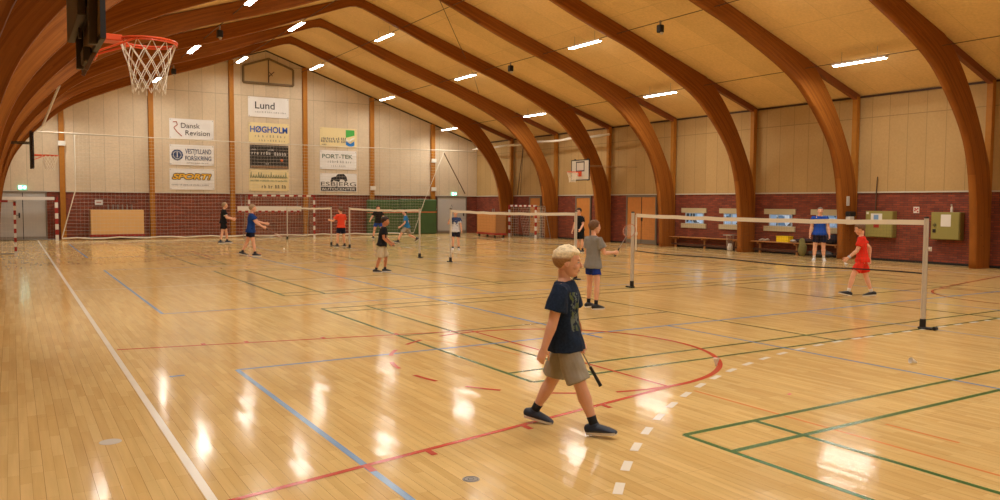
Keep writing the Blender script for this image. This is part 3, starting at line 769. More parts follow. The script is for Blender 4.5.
MB().box(-.12, -.02, 0, .12, 0, .3, bev=.008).obj('plate', M_redp, n_); MB().box(-.07, -.024, .1, .07, -.021, .18).obj('white_mark', M_whp, n_)

# ------------------------------------------------------------------ goals
def banded(name, a, b, th, n, parent, first=0):
    """a square bar painted in red and white bands"""
    a, b = Vector(a), Vector(b); mb = MB(); h = th / 2
    for i in range(n):
        p = a.lerp(b, i / n); q = a.lerp(b, (i + 1) / n)
        mb.box(min(p.x, q.x) - (h if abs(a.x - b.x) < 1e-6 else 0), min(p.y, q.y) - (h if abs(a.y - b.y) < 1e-6 else 0), min(p.z, q.z) - (h if abs(a.z - b.z) < 1e-6 else 0),
               max(p.x, q.x) + (h if abs(a.x - b.x) < 1e-6 else 0), max(p.y, q.y) + (h if abs(a.y - b.y) < 1e-6 else 0), max(p.z, q.z) + (h if abs(a.z - b.z) < 1e-6 else 0), k=(i + first) % 2)
    return mb.obj(name, [M_redp, M_whp], parent)
def net_grid(mb, O, U, V, nu, nv, r, sag=None):
    """a knotted net spanned between O, O+U and O+V"""
    O, U, V = Vector(O), Vector(U), Vector(V); nn = U.cross(V).normalized()
    def P(u, v):
        p = O + U * u + V * v
        return p + nn * (sag(u, v) if sag else 0)
    for i in range(nu + 1):
        seg = 6 if sag else 1
        mb.tube([P(i / nu, k / seg) for k in range(seg + 1)], [r] * (seg + 1), 3, cap=False)
    for j in range(nv + 1):
        seg = 8 if sag else 1
        mb.tube([P(k / seg, j / nv) for k in range(seg + 1)], [r] * (seg + 1), 3, cap=False)
    return mb
M_net = mat('white_net_cord', srgb(214, 206, 190), .8)
M_netd = mat('dark_net_cord', srgb(72, 60, 50), .8)
def goal(loc, rz, w, h, dp, lab, nb, nt_, th=.08, cross_white=False, netr=.0035, cell=.12, netmat=None):
    t = thing('goal', lab, 'goal', loc, rz)
    for s_ in (-1, 1):
        banded('post', (s_ * w / 2, 0, 0), (s_ * w / 2, 0, h), th, nb, t, 1)
    if cross_white: MB().box(-w / 2, -th / 2, h - th, w / 2, th / 2, h).obj('crossbar', M_whp, t)
    else: banded('crossbar', (-w / 2 - th / 2, 0, h), (w / 2 + th / 2, 0, h), th, nt_, t, 0)
    st = MB()
    for s_ in (-1, 1):
        st.tube([(s_ * w / 2, 0, h - .02), (s_ * w / 2, dp * .6, h - .02), (s_ * w / 2, dp, .03), (s_ * w / 2, 0, .03)], [.018] * 4, 6)
    st.bar((-w / 2, dp, .03), (w / 2, dp, .03), .018, 6)
    st.obj('stay_frame', M_grey, t)
    mb = MB(); nx_ = int(w / cell)
    sg = lambda u, v: .06 * math.sin(PI * u) * math.sin(PI * v)
    net_grid(mb, (-w / 2, dp * .6, h), (w, 0, 0), (0, dp * .4, -h + .03), nx_, int(h / cell), netr, sg)
    net_grid(mb, (-w / 2, 0, h), (w, 0, 0), (0, dp * .6, 0), nx_, int(dp * .6 / cell), netr)
    for s_ in (-1, 1):
        net_grid(mb, (s_ * w / 2, 0, .03), (0, dp * .6, 0), (0, 0, h - .03), int(dp * .6 / cell), int(h / cell), netr)
    mb.obj('goal_net', netmat or M_net, t)
    return t
goal((10.88, 37.15, 0), 0, 3.08, 2.04, 1.1, 'full-size red and white handball goal in front of the far wall', 10, 15, netmat=mat('grey_net_cord', srgb(186, 172, 150), .8))
rb = thing('goal_reducer_board', 'long white board with red squares along its lower edge across the far goal', 'board', (10.25, 36.98, 1.24), 0)
MB().box(-1.48, -.02, .06, 1.48, .02, .30, bev=.006).obj('board', M_whp, rb)
mb = MB()
for i in range(10): mb.box(-1.44 + i * .3, -.025, 0, -1.30 + i * .3, .018, .10)
mb.obj('red_squares', M_redp, rb)
for x in (-1.3, 1.3): MB().bar((x, 0, .3), (x, .1, .8), .015).obj('hanger', M_grey, rb)
goal((-.52, 28.95, 0), 0, 1.2, 1.71, .75, 'small red and white goal standing against the wall on the hoop side', 12, 6, .07, netr=.002)
goal((.3, 39.85, 0), 0, 2.76, 1.9, .4, 'goal with a plain white crossbar in front of the grey double doors', 8, 2, .13, True, netr=.0012)
goal((21.9, 33.3, 0), -PI / 2, 2.42, 1.62, .9, 'small red and white goal beside the wooden door on the bench side', 8, 12, .08, netr=.006, cell=.13)

# ------------------------------------------------------------------ ball-stop net in front of the far wall
bn = thing('ball_stop_net', 'wide white net hanging from a rope across the far wall, in front of the banners', 'net', (0, 39.3, 0))
mb = MB(); r_ = .0022; cell = .155
x0, x1, zt, zb = 2.42, 20.4, 4.62, .12
i = 0; x = x0
def xr_at(z): return 20.62 - (4.62 - z) * .42
def xl_at(z): return 2.42 if z > 2.2 else 2.42 - (2.2 - z) * .28
while x < x1:
    zl = zb if x < xr_at(zb) else 4.62 - (20.62 - x) / .42
    if zl < zt - .05: mb.tube([(x, .02 * math.sin(x * 2), zt), (x + .01 * math.sin(x * 5), .03 * math.sin(x), (zt + zl) / 2), (x, 0, zl)], [r_] * 3, 3, cap=False)
    x += cell
z = zb
while z < zt:
    mb.tube([(xl_at(z) + (xr_at(z) - xl_at(z)) * k / 20, .03 * math.sin(k * 1.7), z + .012 * math.sin(k * 2.1 + z * 3)) for k in range(21)], [.0048] * 21, 3, cap=False); z += cell
mb.obj('mesh', M_net, bn)
rp = MB()
rp.tube([(XL + 2.3 + (22.5 - 1.04) * k / 24, 0, 4.70 - .08 * math.sin(PI * k / 24)) for k in range(25)], [.018] * 25, 5)
rp.obj('top_rope', mat('white_rope', srgb(222, 214, 196), .8), bn)
MB().tube([(2.42, 0, 4.62), (2.40, 0, 2.2), (1.84, 0, .12)], [.022] * 3, 5).obj('side_rope', MATS['white_rope'], bn); MB().tube([(20.62, 0, 4.62), (19.4, 0, 1.9), (18.75, 0, .15)], [.015] * 3, 5).obj('side_rope', MATS['white_rope'], bn)
rp = MB(); rp.tube([(1.84 + 16.9 * k / 30, .02 * math.sin(k * 2.2), .09 + .03 * math.sin(k * 1.9)) for k in range(31)], [.035] * 31, 5)
rp.obj('bottom_rope', MATS['white_rope'], bn)
sn = thing('rolled_net', 'rolled white net strung high along the bench-side wall through the arches', 'net', (22.4, 0, 0))
MB().tube([(.05 * math.sin(k), 39.2 - k * .6, 4.78 + .02 * math.sin(k * 1.3)) for k in range(21)], [.045 + .018 * (k % 2) for k in range(21)], 6).obj('roll', MATS['white_rope'], sn)
for q_, w_ in ((0, 'thicker'), (.3, 'thinner')): tag(MB().bar((22.6, 34.3, 4.75), (23.35, 36.0 - q_, 2.2), .02 if q_ == 0 else .013, 4).obj('tie_rod', M_cable), w_ + ' of two dark rods slanting down the side wall by the last arches', 'rod')
pr = MB().tube([(20.7, 39.5, 4.55), (22.55, 40.38, 2.3)], [.03, .03], 5)
tag(pr.obj('slanting_pole', mat('brown_pole', srgb(110, 80, 50), .6)), 'brown pole slanting down from the net corner to the grey single door', 'pole')

# ------------------------------------------------------------------ badminton nets
M_bnet = mat('brown_badminton_net', srgb(96, 74, 52), .9)
M_tape = mat('white_net_tape', srgb(232, 224, 206), .6)
M_pole = mat('aluminium_pole', srgb(206, 200, 190), .38, metal=.35)
M_cord = mat('black_cord', srgb(30, 26, 24), .8)
def post(loc, lab, sgn, near):
    t = thing('net_post', lab, 'net post', loc, 0, 'badminton net posts')
    MB().tube([(0, 0, .03), (0, 0, 1.55)], [.033, .033] if near else [.028, .028], 12).obj('pole', M_pole, t)
    MB().tube([(0, 0, .0), (0, 0, .14)], [.042, .042], 12).box(-.05, -.15 if sgn < 0 else -.05, 0, .05, .05 if sgn < 0 else .15, .03, bev=.01).obj('foot', M_dark, t)
    MB().tube([(0, 0, 1.55), (0, 0, 1.575)], [.035, .03], 12).obj('cap', M_dark, t)
    if near:
        MB().tube([(.03, 0, 1.12), (.10, 0, 1.12)], [.02, .016], 8).box(.085, -.03, 1.09, .105, .03, 1.15).obj('cleat', M_whp, t)
        MB().box(.024, -.02, .15, .036, .02, 1.5).obj('side_rail', M_grey, t)
        if sgn < 0: MB().tube([(-.03, -.18, .025), (.03, -.18, .025)], [.025, .025], 12).obj('wheel', M_dark, t)
    return t
def bnet(y0, y1, lab, near, zt=1.53):
    n_ = thing('badminton_net', lab, 'net', (10.94, (y0 + y1) / 2, 0), 0, 'badminton nets')
    hw = (y1 - y0) / 2 - .04
    dz = lambda y: -.03 * (1 - (y / hw) ** 2)
    K_ = 16; ys = [-hw + 2 * hw * k / K_ for k in range(K_ + 1)]
    tp = MB(); vs = []; fs = []
    for y in ys:
        z = zt + dz(y) + (.006 * math.sin(y * 7))
        for xx in (-.004, .004):
            for zz in (z, z - .07): vs.append((xx, y, zz))
    for k in range(K_):
        a = 4 * k; fs += [(a, a + 4, a + 5, a + 1), (a + 2, a + 3, a + 7, a + 6), (a, a + 2, a + 6, a + 4), (a + 1, a + 5, a + 7, a + 3)]
    fs += [(0, 1, 3, 2), (4 * K_, 4 * K_ + 2, 4 * K_ + 3, 4 * K_ + 1)]
    tp.add(vs, fs); tp.obj('top_tape', M_tape, n_)
    for s_ in (-1, 1): MB().box(-.004, s_ * hw - .018, zt - .76, .004, s_ * hw + .018, zt - .02).obj('side_tape', M_tape, n_)
    ms = MB(); c = .05 if near else .08; r = .0008 if near else .0012
    m_ = int(2 * hw / c)
    for i in range(m_ + 1):
        y = -hw + 2 * hw * i / m_; ms.tube([(0, y, zt - .06 + dz(y)), (0, y, zt - .76 + dz(y))], [r, r], 3, cap=False)
    for j in range(int(.7 / c) + 1):
        z = zt - .06 - j * c
        ms.tube([(0, y, z + dz(y)) for y in ys], [r] * len(ys), 3, cap=False)
    ms.obj('mesh', M_bnet, n_)
    MB().tube([(0, y, zt - .76 + dz(y) + .012 * math.sin(y * 2)) for y in ys], [.011 if near else .005] * len(ys), 5).obj('bottom_cord', M_cord, n_)
    return n_
post((10.86, 6.245, 0), 'tallest looking net post, nearest the camera, behind a white shuttle', -1, True)
post((10.9, 12.42, 0), 'net post beside the boy in the grey shirt', 1, True)
bnet(6.24, 12.40, 'nearest badminton net, stretched in front of the boy in red', True)
post((10.94, 14.4, 0), 'net post rising behind the head of the boy in the navy shirt', -1, False)
post((10.94, 20.45, 0), 'net post beside the boy in the white and navy shirt', 1, False)
bnet(14.4, 20.45, 'badminton net whose end is by the boy in the white and navy shirt', False)
post((10.94, 22.52, 0), 'net post in front of the boy running in a blue shirt', -1, False)
post((10.94, 28.6, 0), 'net post between the boy in the orange-red shirt and the boy in cream shorts', 1, False)
bnet(22.52, 28.6, 'badminton net in front of the green crash mats', False)
post((10.94, 30.62, 0), 'net post just beside the boy in the orange-red shirt, nearer the far goal', -1, False)
post((10.94, 36.6, 0), 'thin net post standing before the far handball goal', 1, False)
bnet(30.62, 36.6, 'furthest badminton net, in front of the far handball goal', False)

# ------------------------------------------------------------------ basketball hoops
M_rim = mat('orange_rim_paint', srgb(232, 88, 44), .4)
M_bbw = mat('white_backboard', srgb(222, 216, 204), .45)
M_stl = mat('dark_olive_steel', srgb(64, 52, 36), .5, metal=.2, nscale=10, namt=.25)
M_cordw = mat('net_cotton', srgb(240, 232, 214), .8)
def hoop_net(parent, c, R, n, rows_, L_, r):
    mb = MB(); rad = [R, R * .86, R * .74, R * .66, R * .62, R * .60][:rows_ + 1]
    for k in range(n):
        for s_ in (-1, 1):
            pts = []
            for j in range(rows_ + 1):
                a = 2 * PI * (k + s_ * .5 * j) / n
                rr = rad[j]; zz = -L_ * (j / rows_) ** .9
                pts.append((c[0] + rr * math.cos(a), c[1] + rr * math.sin(a), c[2] - .01 + zz))
            P_ = catmull(pts, 3)
            mb.tube(P_, [r] * len(P_), 4, cap=False)
        a = 2 * PI * k / n; rr = rad[-1]
        mb.tube([(c[0] + rr * math.cos(a), c[1] + rr * math.sin(a), c[2] - L_), (c[0] + rr * .98 * math.cos(a), c[1] + rr * .98 * math.sin(a), c[2] - L_ - .035)], [r * 1.2, r * .8], 4)
    return mb.obj('net', M_cordw, parent)
def hoop(loc, sgn, lab, bw, bh, below, wall_d, near, face=M_bbw, ar=.028, arm_m=None):
    """origin at the rim centre's floor point; sgn +1: board lies towards -x"""
    t = thing('basketball_hoop', lab, 'basketball hoop', loc, 0 if sgn > 0 else PI, 'basketball hoops')
    z = 3.07; R = .225; xb = -.40
    rim = MB().tube([(R * math.cos(a), R * math.sin(a), z) for a in np.linspace(0, 2 * PI, 40)[:-1]], .0105 if near else .014, 8, closed=True)
    if near: rim.tube([(R * math.cos(a), R * math.sin(a), z - .018) for a in np.linspace(0, 2 * PI, 40)[:-1]], .006, 6, closed=True)
    rim.box(xb + .005, -.09, z - .03, -R + .02, .09, z + .022, bev=.008)
    for s_ in (-1, 1): rim.tube([(xb + .01, s_ * .09, z - .13), (-.12, s_ * .18, z - .012)], [.009, .009], 6)
    rim.obj('rim', M_rim, t, smooth=False)
    MB().box(xb - .012, -.1, z - .18, xb + .006, .1, z + .04, bev=.004).obj('rim_plate', M_rim, t)
    hoop_net(t, (0, 0, z), R - .004, 12, 5, .40, .0042 if near else .006)
    zb_ = z - below
    MB().box(xb - .035, -bw / 2, zb_, xb - .012, bw / 2, zb_ + bh, bev=.004).obj('backboard', face, t)
    f = MB(); e = .03
    f.box(xb - .042, -bw / 2 - .01, zb_ - .01, xb - .006, -bw / 2 + e, zb_ + bh + .01).box(xb - .042, bw / 2 - e, zb_ - .01, xb - .006, bw / 2 + .01, zb_ + bh + .01)
    f.box(xb - .042, -bw / 2, zb_ - .01, xb - .006, bw / 2, zb_ + e).box(xb - .042, -bw / 2, zb_ + bh - e, xb - .006, bw / 2, zb_ + bh + .01)
    f.obj('edge_frame', M_dark, t)
    q = MB(); y = .29; a = z + .03; b_ = a + .42
    for args in ((-y, a, y, a + .045), (-y, b_ - .045, y, b_), (-y, a, -y + .045, b_), (y - .045, a, y, b_)):
        q.box(xb - .013, args[0], args[1], xb - .008, args[2], args[3])
    q.obj('target_square', M_dark, t)
    s = MB()
    for yy in (-bw * .36, bw * .36):
        s.box(xb - .10, yy - .03, zb_ - .02, xb - .042, yy + .03, zb_ + bh + (.9 if near else .05), bev=.006)
        if near: continue
        MB().bar((xb - .07, yy, zb_ + bh * .72), (-wall_d, yy * .8, zb_ + bh * .72), ar, 6).obj('wall_arm', arm_m or M_stl, t)
    s.box(xb - .09, -bw * .36, zb_ + .3, xb - .045, bw * .36, zb_ + .36).box(xb - .09, -bw * .36, zb_ + bh - .2, xb - .045, bw * .36, zb_ + bh - .14)
    s.obj('mounting_frame', M_stl, t)
    return t
h1 = hoop((1.02, 7.33, 0), 1, 'nearest basketball hoop with an orange rim and white net, seen edge-on overhead', 1.8, 1.2, .16, 1.36, True, mat('backboard_ply', srgb(150, 128, 92), .5))
# folding arm hardware of the near hoop
MB().box(-.56, -.5, 3.13, -.50, .75, 4.9, bev=.006).box(-.52, .02, 3.05, -.50, .06, 4.9).obj('rear_panel', M_stl, h1)
MB().box(-.50, -.14, 2.84, -.44, .14, 2.96, bev=.01).obj('lower_latch', M_stl, h1)
for y in (-.22, .1): MB().bar((-.415, y, 2.93), (-.49, y, 2.76), .02, 4).obj('latch_bar', mat('worn_brown_steel', srgb(96, 66, 36), .5), h1)
hoop((1.0, 26.97, 0), 1, 'small far basketball hoop on the hoop-side wall, seen edge-on beside the arch', 1.0, 1.0, .38, 1.3, False, ar=.02)
hoop((20.1, 26.75, 0), -1, 'far basketball hoop with a white square board facing the hall from the bench side', 1.22, .86, .34, 3.25, False, ar=.011, arm_m=mat('tan_painted_steel', srgb(150, 122, 84), .6))
po = MB().tube([(1.30, 26.97, 5.15), (.85, 26.97, 3.95)], [.035, .035], 6).tube([(.85, 26.97, 3.95), (.62, 26.97, 3.72)], [.02, .02], 6)
tag(po.obj('strut', M_white), 'white slanting strut holding the far edge-on hoop', 'strut')

# ------------------------------------------------------------------ bench-side wall
M_cab = mat('olive_green_enamel', srgb(148, 140, 76), .45, nscale=5, namt=.06)
M_bench = mat('bench_plank', srgb(176, 120, 66), .5, nscale=7, namt=.12)
def cabinet(y0, y1, z0, z1, lab):
    t = thing('wall_cabinet', lab, 'cabinet', (XR - .13, (y0 + y1) / 2, z0), 0, 'olive wall cabinets'); hw = (y1 - y0) / 2; h = z1 - z0
    MB().box(-.11, -hw, 0, .125, hw, h, bev=.012).obj('body', M_cab, t)
    MB().box(-.128, -hw + .02, .02, -.111, hw - .02, h - .02, bev=.005).obj('door', M_cab, t)
    return t, hw, h
c1, hw, h = cabinet(14.36, 15.27, .74, 1.56, 'olive green wall cabinet with a red sticker, nearer the bench')
MB().box(-.133, -.12, h - .32, -.129, .26, h - .08).obj('paper', M_paper, c1)
MB().box(-.135, .0, h - .28, -.1335, .16, h - .12).obj('blue_print', mat('blue_print', srgb(120, 160, 205), .6), c1)
MB().box(-.133, -.02 + .0, h - .52, -.129, .16, h - .36).obj('red_sticker', M_redp, c1)
MB().box(-.133, hw - .12, h - .1, -.129, hw - .04, h - .03).obj('white_tag', M_whp, c1)
c2, hw, h = cabinet(12.32, 13.16, .75, 1.55, 'olive green wall cabinet with one white sheet and black handles, beside the near arch')
MB().box(-.133, -.17, h - .42, -.129, .12, h - .07).obj('paper', M_paper, c2)
MB().box(-.15, hw - .16, .20, -.129, hw - .07, .30, bev=.006).obj('lock', M_dark, c2)
MB().tube([(-.13, hw - .12, .42), (-.155, hw - .12, .42)], [.05, .045], 10).obj('dial', mat('olive_dial', srgb(90, 84, 50), .5), c2)
bt = thing('spray_bottle', 'small white spray bottle standing on top of the olive cabinet with the single sheet', 'bottle', (XR - .14, 12.62, 1.552))
MB().tube([(0, 0, 0), (0, 0, .13), (0, 0, .16), (0, 0, .19)], [.035, .035, .015, .014], 10).obj('bottle_body', M_whp, bt)
MB().box(-.05, -.015, .19, .025, .015, .225, bev=.006).obj('nozzle', M_sill, bt)
pl = thing('pipe', 'thin dark pipe running up the wall above the olive cabinet with the red sticker', 'pipe', (XR - .09, 15.03, 1.56))
MB().tube([(0, 0, 0), (0, 0, .55), (0, -.02, .95), (0, -.03, 1.08)], [.018] * 4, 6).obj('tube', M_cable, pl)
sg_ = thing('safety_sign', 'small pink and white square sign on the brick between the two olive cabinets', 'sign', (XR - .01, 13.75, 1.51))
MB().box(-.01, -.09, 0, 0, .09, .19).obj('plate', M_whp, sg_)
mb = MB()
for y, z in ((-.07, .11), (.01, .11), (-.07, .02), (.02, .05), (-.02, .08)): mb.box(-.013, y, z, -.0105, y + .05, z + .05)
mb.obj('red_print', mat('pink_print', srgb(190, 90, 90), .6), sg_)
hc = thing('hose_reel_cabinet', 'red cabinet at the very edge of the view past the near arch', 'cabinet', (XR - .1, 10.9, 1.25))
MB().box(-.08, -.3, 0, .095, .3, .6, bev=.015).obj('body', mat('deep_red_enamel', srgb(150, 40, 30), .5), hc); MB().box(-.085, -.1, .2, -.081, .1, .4).obj('white_label', M_whp, hc)

def bench(y0, y1, lab):
    t = thing('wall_bench', lab, 'bench', (XR - .22, (y0 + y1) / 2, 0), 0, 'wall benches'); hw = (y1 - y0) / 2
    MB().box(-.19, -hw, .40, .19, hw, .435, bev=.008).obj('seat', M_bench, t)
    for k in range(3):
        y = -hw * .85 + k * hw * .85
        MB().box(-.03, y - .03, .0, .03, y + .03, .40).box(-.16, y - .025, .34, .16, y + .025, .40).obj('leg', M_bench, t)
    MB().box(-.05, -hw, .10, -.02, hw, .16).obj('foot_rail', mat('dark_rail', srgb(84, 52, 34), .6), t)
bench(15.95, 19.7, 'wooden wall bench with the yellow crate and dark clothes on it'); bench(20.25, 24.0, 'wooden wall bench, empty, beneath two low windows beyond the second arch')
cr = thing('yellow_crate', 'bright yellow crate on the wooden bench', 'crate', (XR - .24, 18.34, .436))
mb = MB().box(-.13, -.25, 0, .13, .25, .012)
for a_ in (-1, 1): mb.box(a_ * .13 - .006, -.25, 0, a_ * .13 + .006, .25, .2).box(-.13, a_ * .25 - .006, 0, .13, a_ * .25 + .006, .2)
M_yel = mat('yellow_plastic', srgb(240, 206, 20), .4); mb.obj('tub', M_yel, cr)
MB().box(-.145, -.265, .185, .145, -.24, .205).box(-.145, .24, .185, .145, .265, .205).box(-.145, -.265, .185, -.12, .265, .205).box(.12, -.265, .185, .145, .265, .205).obj('rim', M_yel, cr)
M_nav = mat('navy_cloth', srgb(30, 32, 50), .85, nscale=8, namt=.2)
def lump(name, lab, cat, loc, size, m_, seed=1, group=None):
    mb = MB().ell((0, 0, size[2] * .5), (size[0] / 2, size[1] / 2, size[2] / 2), 20, 12)
    vs = []
    for v in mb.v:
        n_ = noise.noise(Vector(v) * 7 + Vector((seed * 3.1, 0, 0))); f = 1 + .35 * n_
        vs.append((v[0] * f, v[1] * f, max(.0, v[2] * (1 + .25 * n_))))
    mb.v = vs
    o = mb.obj(name, m_, None, True); o.location = loc
    return tag(o, lab, cat, group)
def shoe_pair(loc, rz, lab, m_):
    pass
lump('folded_jumper', 'dark heap of clothes on the bench beside the yellow crate', 'clothes', (XR - .22, 17.55, .436), (.3, .75, .16), mat('plum_cloth', srgb(52, 34, 40), .9), 3)
lump('white_towel', 'crumpled white and grey towel on the bench right beside the yellow crate', 'towel', (XR - .27, 17.93, .436), (.18, .3, .10), mat('grey_white_cloth', srgb(190, 184, 180), .9), 5)
for i, y in enumerate((19.15, 19.35)):
    o = MB().tube([(0, 0, .035), (-.08, 0, .05), (-.2, 0, .035), (-.26, 0, .03)], [(.04, .035), (.04, .04), (.045, .032), (.035, .022)], 10, rnd=True, side=(0, 1, 0)).obj('trainer', mat('cream_shoe', srgb(200, 192, 176), .6), None, True)
    o.location = (XR - .08, y, .437); tag(o, 'pale trainer on the bench, ' + ('nearer the crate' if i == 0 else 'further from the crate'), 'shoe', 'pale trainers on the bench')
lump('jacket', 'navy jacket heaped on the bench behind the man in blue', 'jacket', (XR - .24, 16.5, .437), (.3, .6, .34), M_nav, 7)
lump('sports_bag', 'black sports bag on the floor before the bench behind the man in blue', 'bag', (XR - .62, 16.6, .0), (.3, .85, .24), M_dark, 9)
lump('backpack', 'khaki backpack leaning beside the legs of the man in blue', 'bag', (XR - .6, 17.32, .0), (.22, .32, .56), mat('khaki_cloth', srgb(122, 116, 66), .9), 11)
bi = thing('waste_bin', 'pale wire bin with a white bag beside the second arch', 'bin', (XR - .35, 20.72, 0))
mb = MB()
for a_ in range(10):
    t_ = 2 * PI * a_ / 10; mb.bar((.10 * math.cos(t_), .10 * math.sin(t_), .02), (.14 * math.cos(t_), .14 * math.sin(t_), .58), .005, 4)
mb.box(-.19, -.19, .58, .19, .19, .60).obj('wire_frame', M_sill, bi)
MB().tube([(0, 0, .02), (0, 0, .16), (0, 0, .28)], [.09, .10, .06], 10).obj('white_bag', M_whp, bi)
# notices and bits fixed on the arch beside the man in blue
na = thing('notice', 'tall white strip notice on the arch beside the man in blue', 'notice', (XR - .62, 15.65, 1.72))
MB().box(-.07, -.01, 0, .07, .0, .30).obj('sheet', M_paper, na); MB().box(-.02, -.012, .03, .0, -.0105, .27).obj('dark_print', Gy, na)
na = thing('dispenser', 'white dispenser box fixed to the arch just above the head of the boy in red', 'dispenser', (XR - .62, 15.56, 1.12))
MB().box(-.12, -.08, 0, .12, .08, .26, bev=.02).obj('casing', M_whp, na); MB().box(-.14, -.085, .26, .2, .085, .42, bev=.03).obj('dark_top', M_dark, na)

# ------------------------------------------------------------------ small things on the floor
M_feather = mat('white_feather', srgb(236, 232, 224), .7)
def shuttle(loc, tilt, rz, lab):
    t = thing('shuttlecock', lab, 'shuttlecock', loc, rz, 'shuttlecocks on the floor'); t.rotation_euler = (tilt, 0, rz)
    mb = MB()
    for i in range(14):
        a = 2 * PI * i / 14
        p, q = Vector((.012 * math.cos(a), .012 * math.sin(a), .02)), Vector((.033 * math.cos(a), .033 * math.sin(a), .085))
        tn = Vector((-math.sin(a), math.cos(a), 0)); up_ = Vector((math.cos(a), math.sin(a), 0)) * .0006
        mb.add([p - tn * .003, p + tn * .003, q + tn * .008, q - tn * .008, p - tn * .003 + up_, p + tn * .003 + up_, q + tn * .008 + up_, q - tn * .008 + up_],
               [(0, 1, 2, 3), (7, 6, 5, 4), (0, 4, 5, 1), (1, 5, 6, 2), (2, 6, 7, 3), (3, 7, 4, 0)])
    mb.obj('skirt', M_feather, t)
    MB().ell((0, 0, .012), (.0135, .0135, .014), 12, 8).obj('cork', mat('cork', srgb(226, 214, 190), .6), t)
    return t
shuttle((6.37, 5.89, .0), 0, 0, 'upright white shuttlecock on the red circle line')
shuttle((8.37, 4.86, .016), -PI / 2 + .32, 1.2, 'white shuttlecock lying alone on the bare floor near the nearest net post')
shuttle((8.4, 28.39, .016), -PI / 2 + .32, .3, 'tiny white shuttlecock lying far off before the far goal')
def disc(loc, r, m_, name, lab, ring):
    t = thing(name, lab, 'floor plate', loc)
    MB().tube([(0, 0, .0003), (0, 0, .0022)], [r, r * .97], 28).obj('plate', m_, t)
    if ring:
        MB().tube([(r * .8 * math.cos(a), r * .8 * math.sin(a), .0022) for a in np.linspace(0, 2 * PI, 25)[:-1]], .0016, 4, closed=True).tube([(r * .35 * math.cos(a), r * .35 * math.sin(a), .0022) for a in np.linspace(0, 2 * PI, 17)[:-1]], .0016, 4, closed=True).obj('rings', M_dark, t)
disc((2.4, 4.21, 0), .055, M_grey, 'floor_socket_cover', 'round metal socket cover set in the floor near the red line', True)
disc((.56, 6.2, 0), .075, M_sill, 'floor_disc', 'plain pale round disc in the floor beside the long white line', False)
disc((7.8, 10.9, 0), .05, M_grey, 'floor_socket_cover', 'small metal floor cover in front of the boy in the grey shirt', True)
tp_ = MB().box(-.025, -.012, .0004, .025, .012, .0022, bev=.0004).obj('tape_scrap', mat('pink_tape', srgb(214, 86, 110), .6)); tp_.location = (6.0, 4.66, 0); tp_.rotation_euler = (0, 0, .3)
tag(tp_, 'tiny pink tape mark on the bare floor beside the green court corner', 'tape')

# ================================================================== PEOPLE
def remesh_obj(mb, name, m_, parent, voxel, smooth=2, wr=0., wrs=9., seed=0, decimate=None, inv=None):
    me = bpy.data.meshes.new('tmp'); me.from_pydata(mb.v, [], mb.f); me.update()
    import bmesh
    bm = bmesh.new(); bm.from_mesh(me); bmesh.ops.recalc_face_normals(bm, faces=bm.faces); bm.to_mesh(me); bm.free()
    o = bpy.data.objects.new('tmp', me); C.objects.link(o)
    r = o.modifiers.new('r', 'REMESH'); r.mode = 'VOXEL'; r.voxel_size = voxel; r.use_smooth_shade = True
    if smooth:
        s = o.modifiers.new('s', 'SMOOTH'); s.iterations = smooth; s.factor = .5
    bpy.context.view_layer.update()
    dg = bpy.context.evaluated_depsgraph_get()
    me2 = bpy.data.meshes.new_from_object(o.evaluated_get(dg)); bpy.data.objects.remove(o); bpy.data.meshes.remove(me)
    if wr:
        n = len(me2.vertices); sv = Vector((seed * 7.7, seed * 3.3, 0))
        nrm = [v.normal.copy() for v in me2.vertices]
        for v, q in zip(me2.vertices, nrm):
            p = Vector((v.co.x * wrs, v.co.y * wrs, v.co.z * wrs * .55)) + sv
            v.co += q * (wr * (noise.noise(p) + .5 * noise.noise(p * 2.3)))
        me2.update()
    me2.materials.clear(); me2.materials.append(m_)
    me2.polygons.foreach_set('use_smooth', [True] * len(me2.polygons))
    return link(name, me2, parent)

SKIN = {}
def skin_mat(key, c):
    if key not in SKIN:
        M = mat('skin_' + key, c, .5, .35, nscale=18, namt=.05); b = M.node_tree.nodes['Principled BSDF']
        b.inputs['Subsurface Weight'].default_value = .12; b.inputs['Subsurface Radius'].default_value = (.012, .005, .003); SKIN[key] = M
    return SKIN[key]
def hair_mat(name, base, top=None, zt=0.):
    M = bpy.data.materials.new(name); M.use_nodes = True
    nt = M.node_tree; b = nt.nodes['Principled BSDF']; L = nt.links.new
    tc = N(nt, 'ShaderNodeTexCoord'); mp = N(nt, 'ShaderNodeMapping'); mp.inputs['Scale'].default_value = (160, 40, 60); L(tc.outputs['Object'], mp.inputs[0])
    g = N(nt, 'ShaderNodeTexNoise'); g.inputs['Scale'].default_value = 1; g.inputs['Detail'].default_value = 3; L(mp.outputs[0], g.inputs['Vector'])
    gr = ramp(nt, g.outputs['Fac'], [(.3, (.7, .7, .7)), (.7, (1.2, 1.2, 1.2))])
    col = base
    if top:
        sp = N(nt, 'ShaderNodeSeparateXYZ'); L(tc.outputs['Object'], sp.inputs[0])
        f = N(nt, 'ShaderNodeMapRange'); L(sp.outputs['Z'], f.inputs[0]); f.inputs[1].default_value = zt - .012; f.inputs[2].default_value = zt + .012
        col = mixc(nt, f.outputs[0], base, top)
    L(mixc(nt, 1.0, col, gr, 'MULTIPLY'), b.inputs['Base Color']); b.inputs['Roughness'].default_value = .6; b.inputs['Specular IOR Level'].default_value = .3
    return M

def ldir(s, flex, abd):
    f, a = math.radians(flex), math.radians(abd)
    return Vector((s * math.sin(a), math.sin(f) * math.cos(a), -math.cos(f) * math.cos(a)))

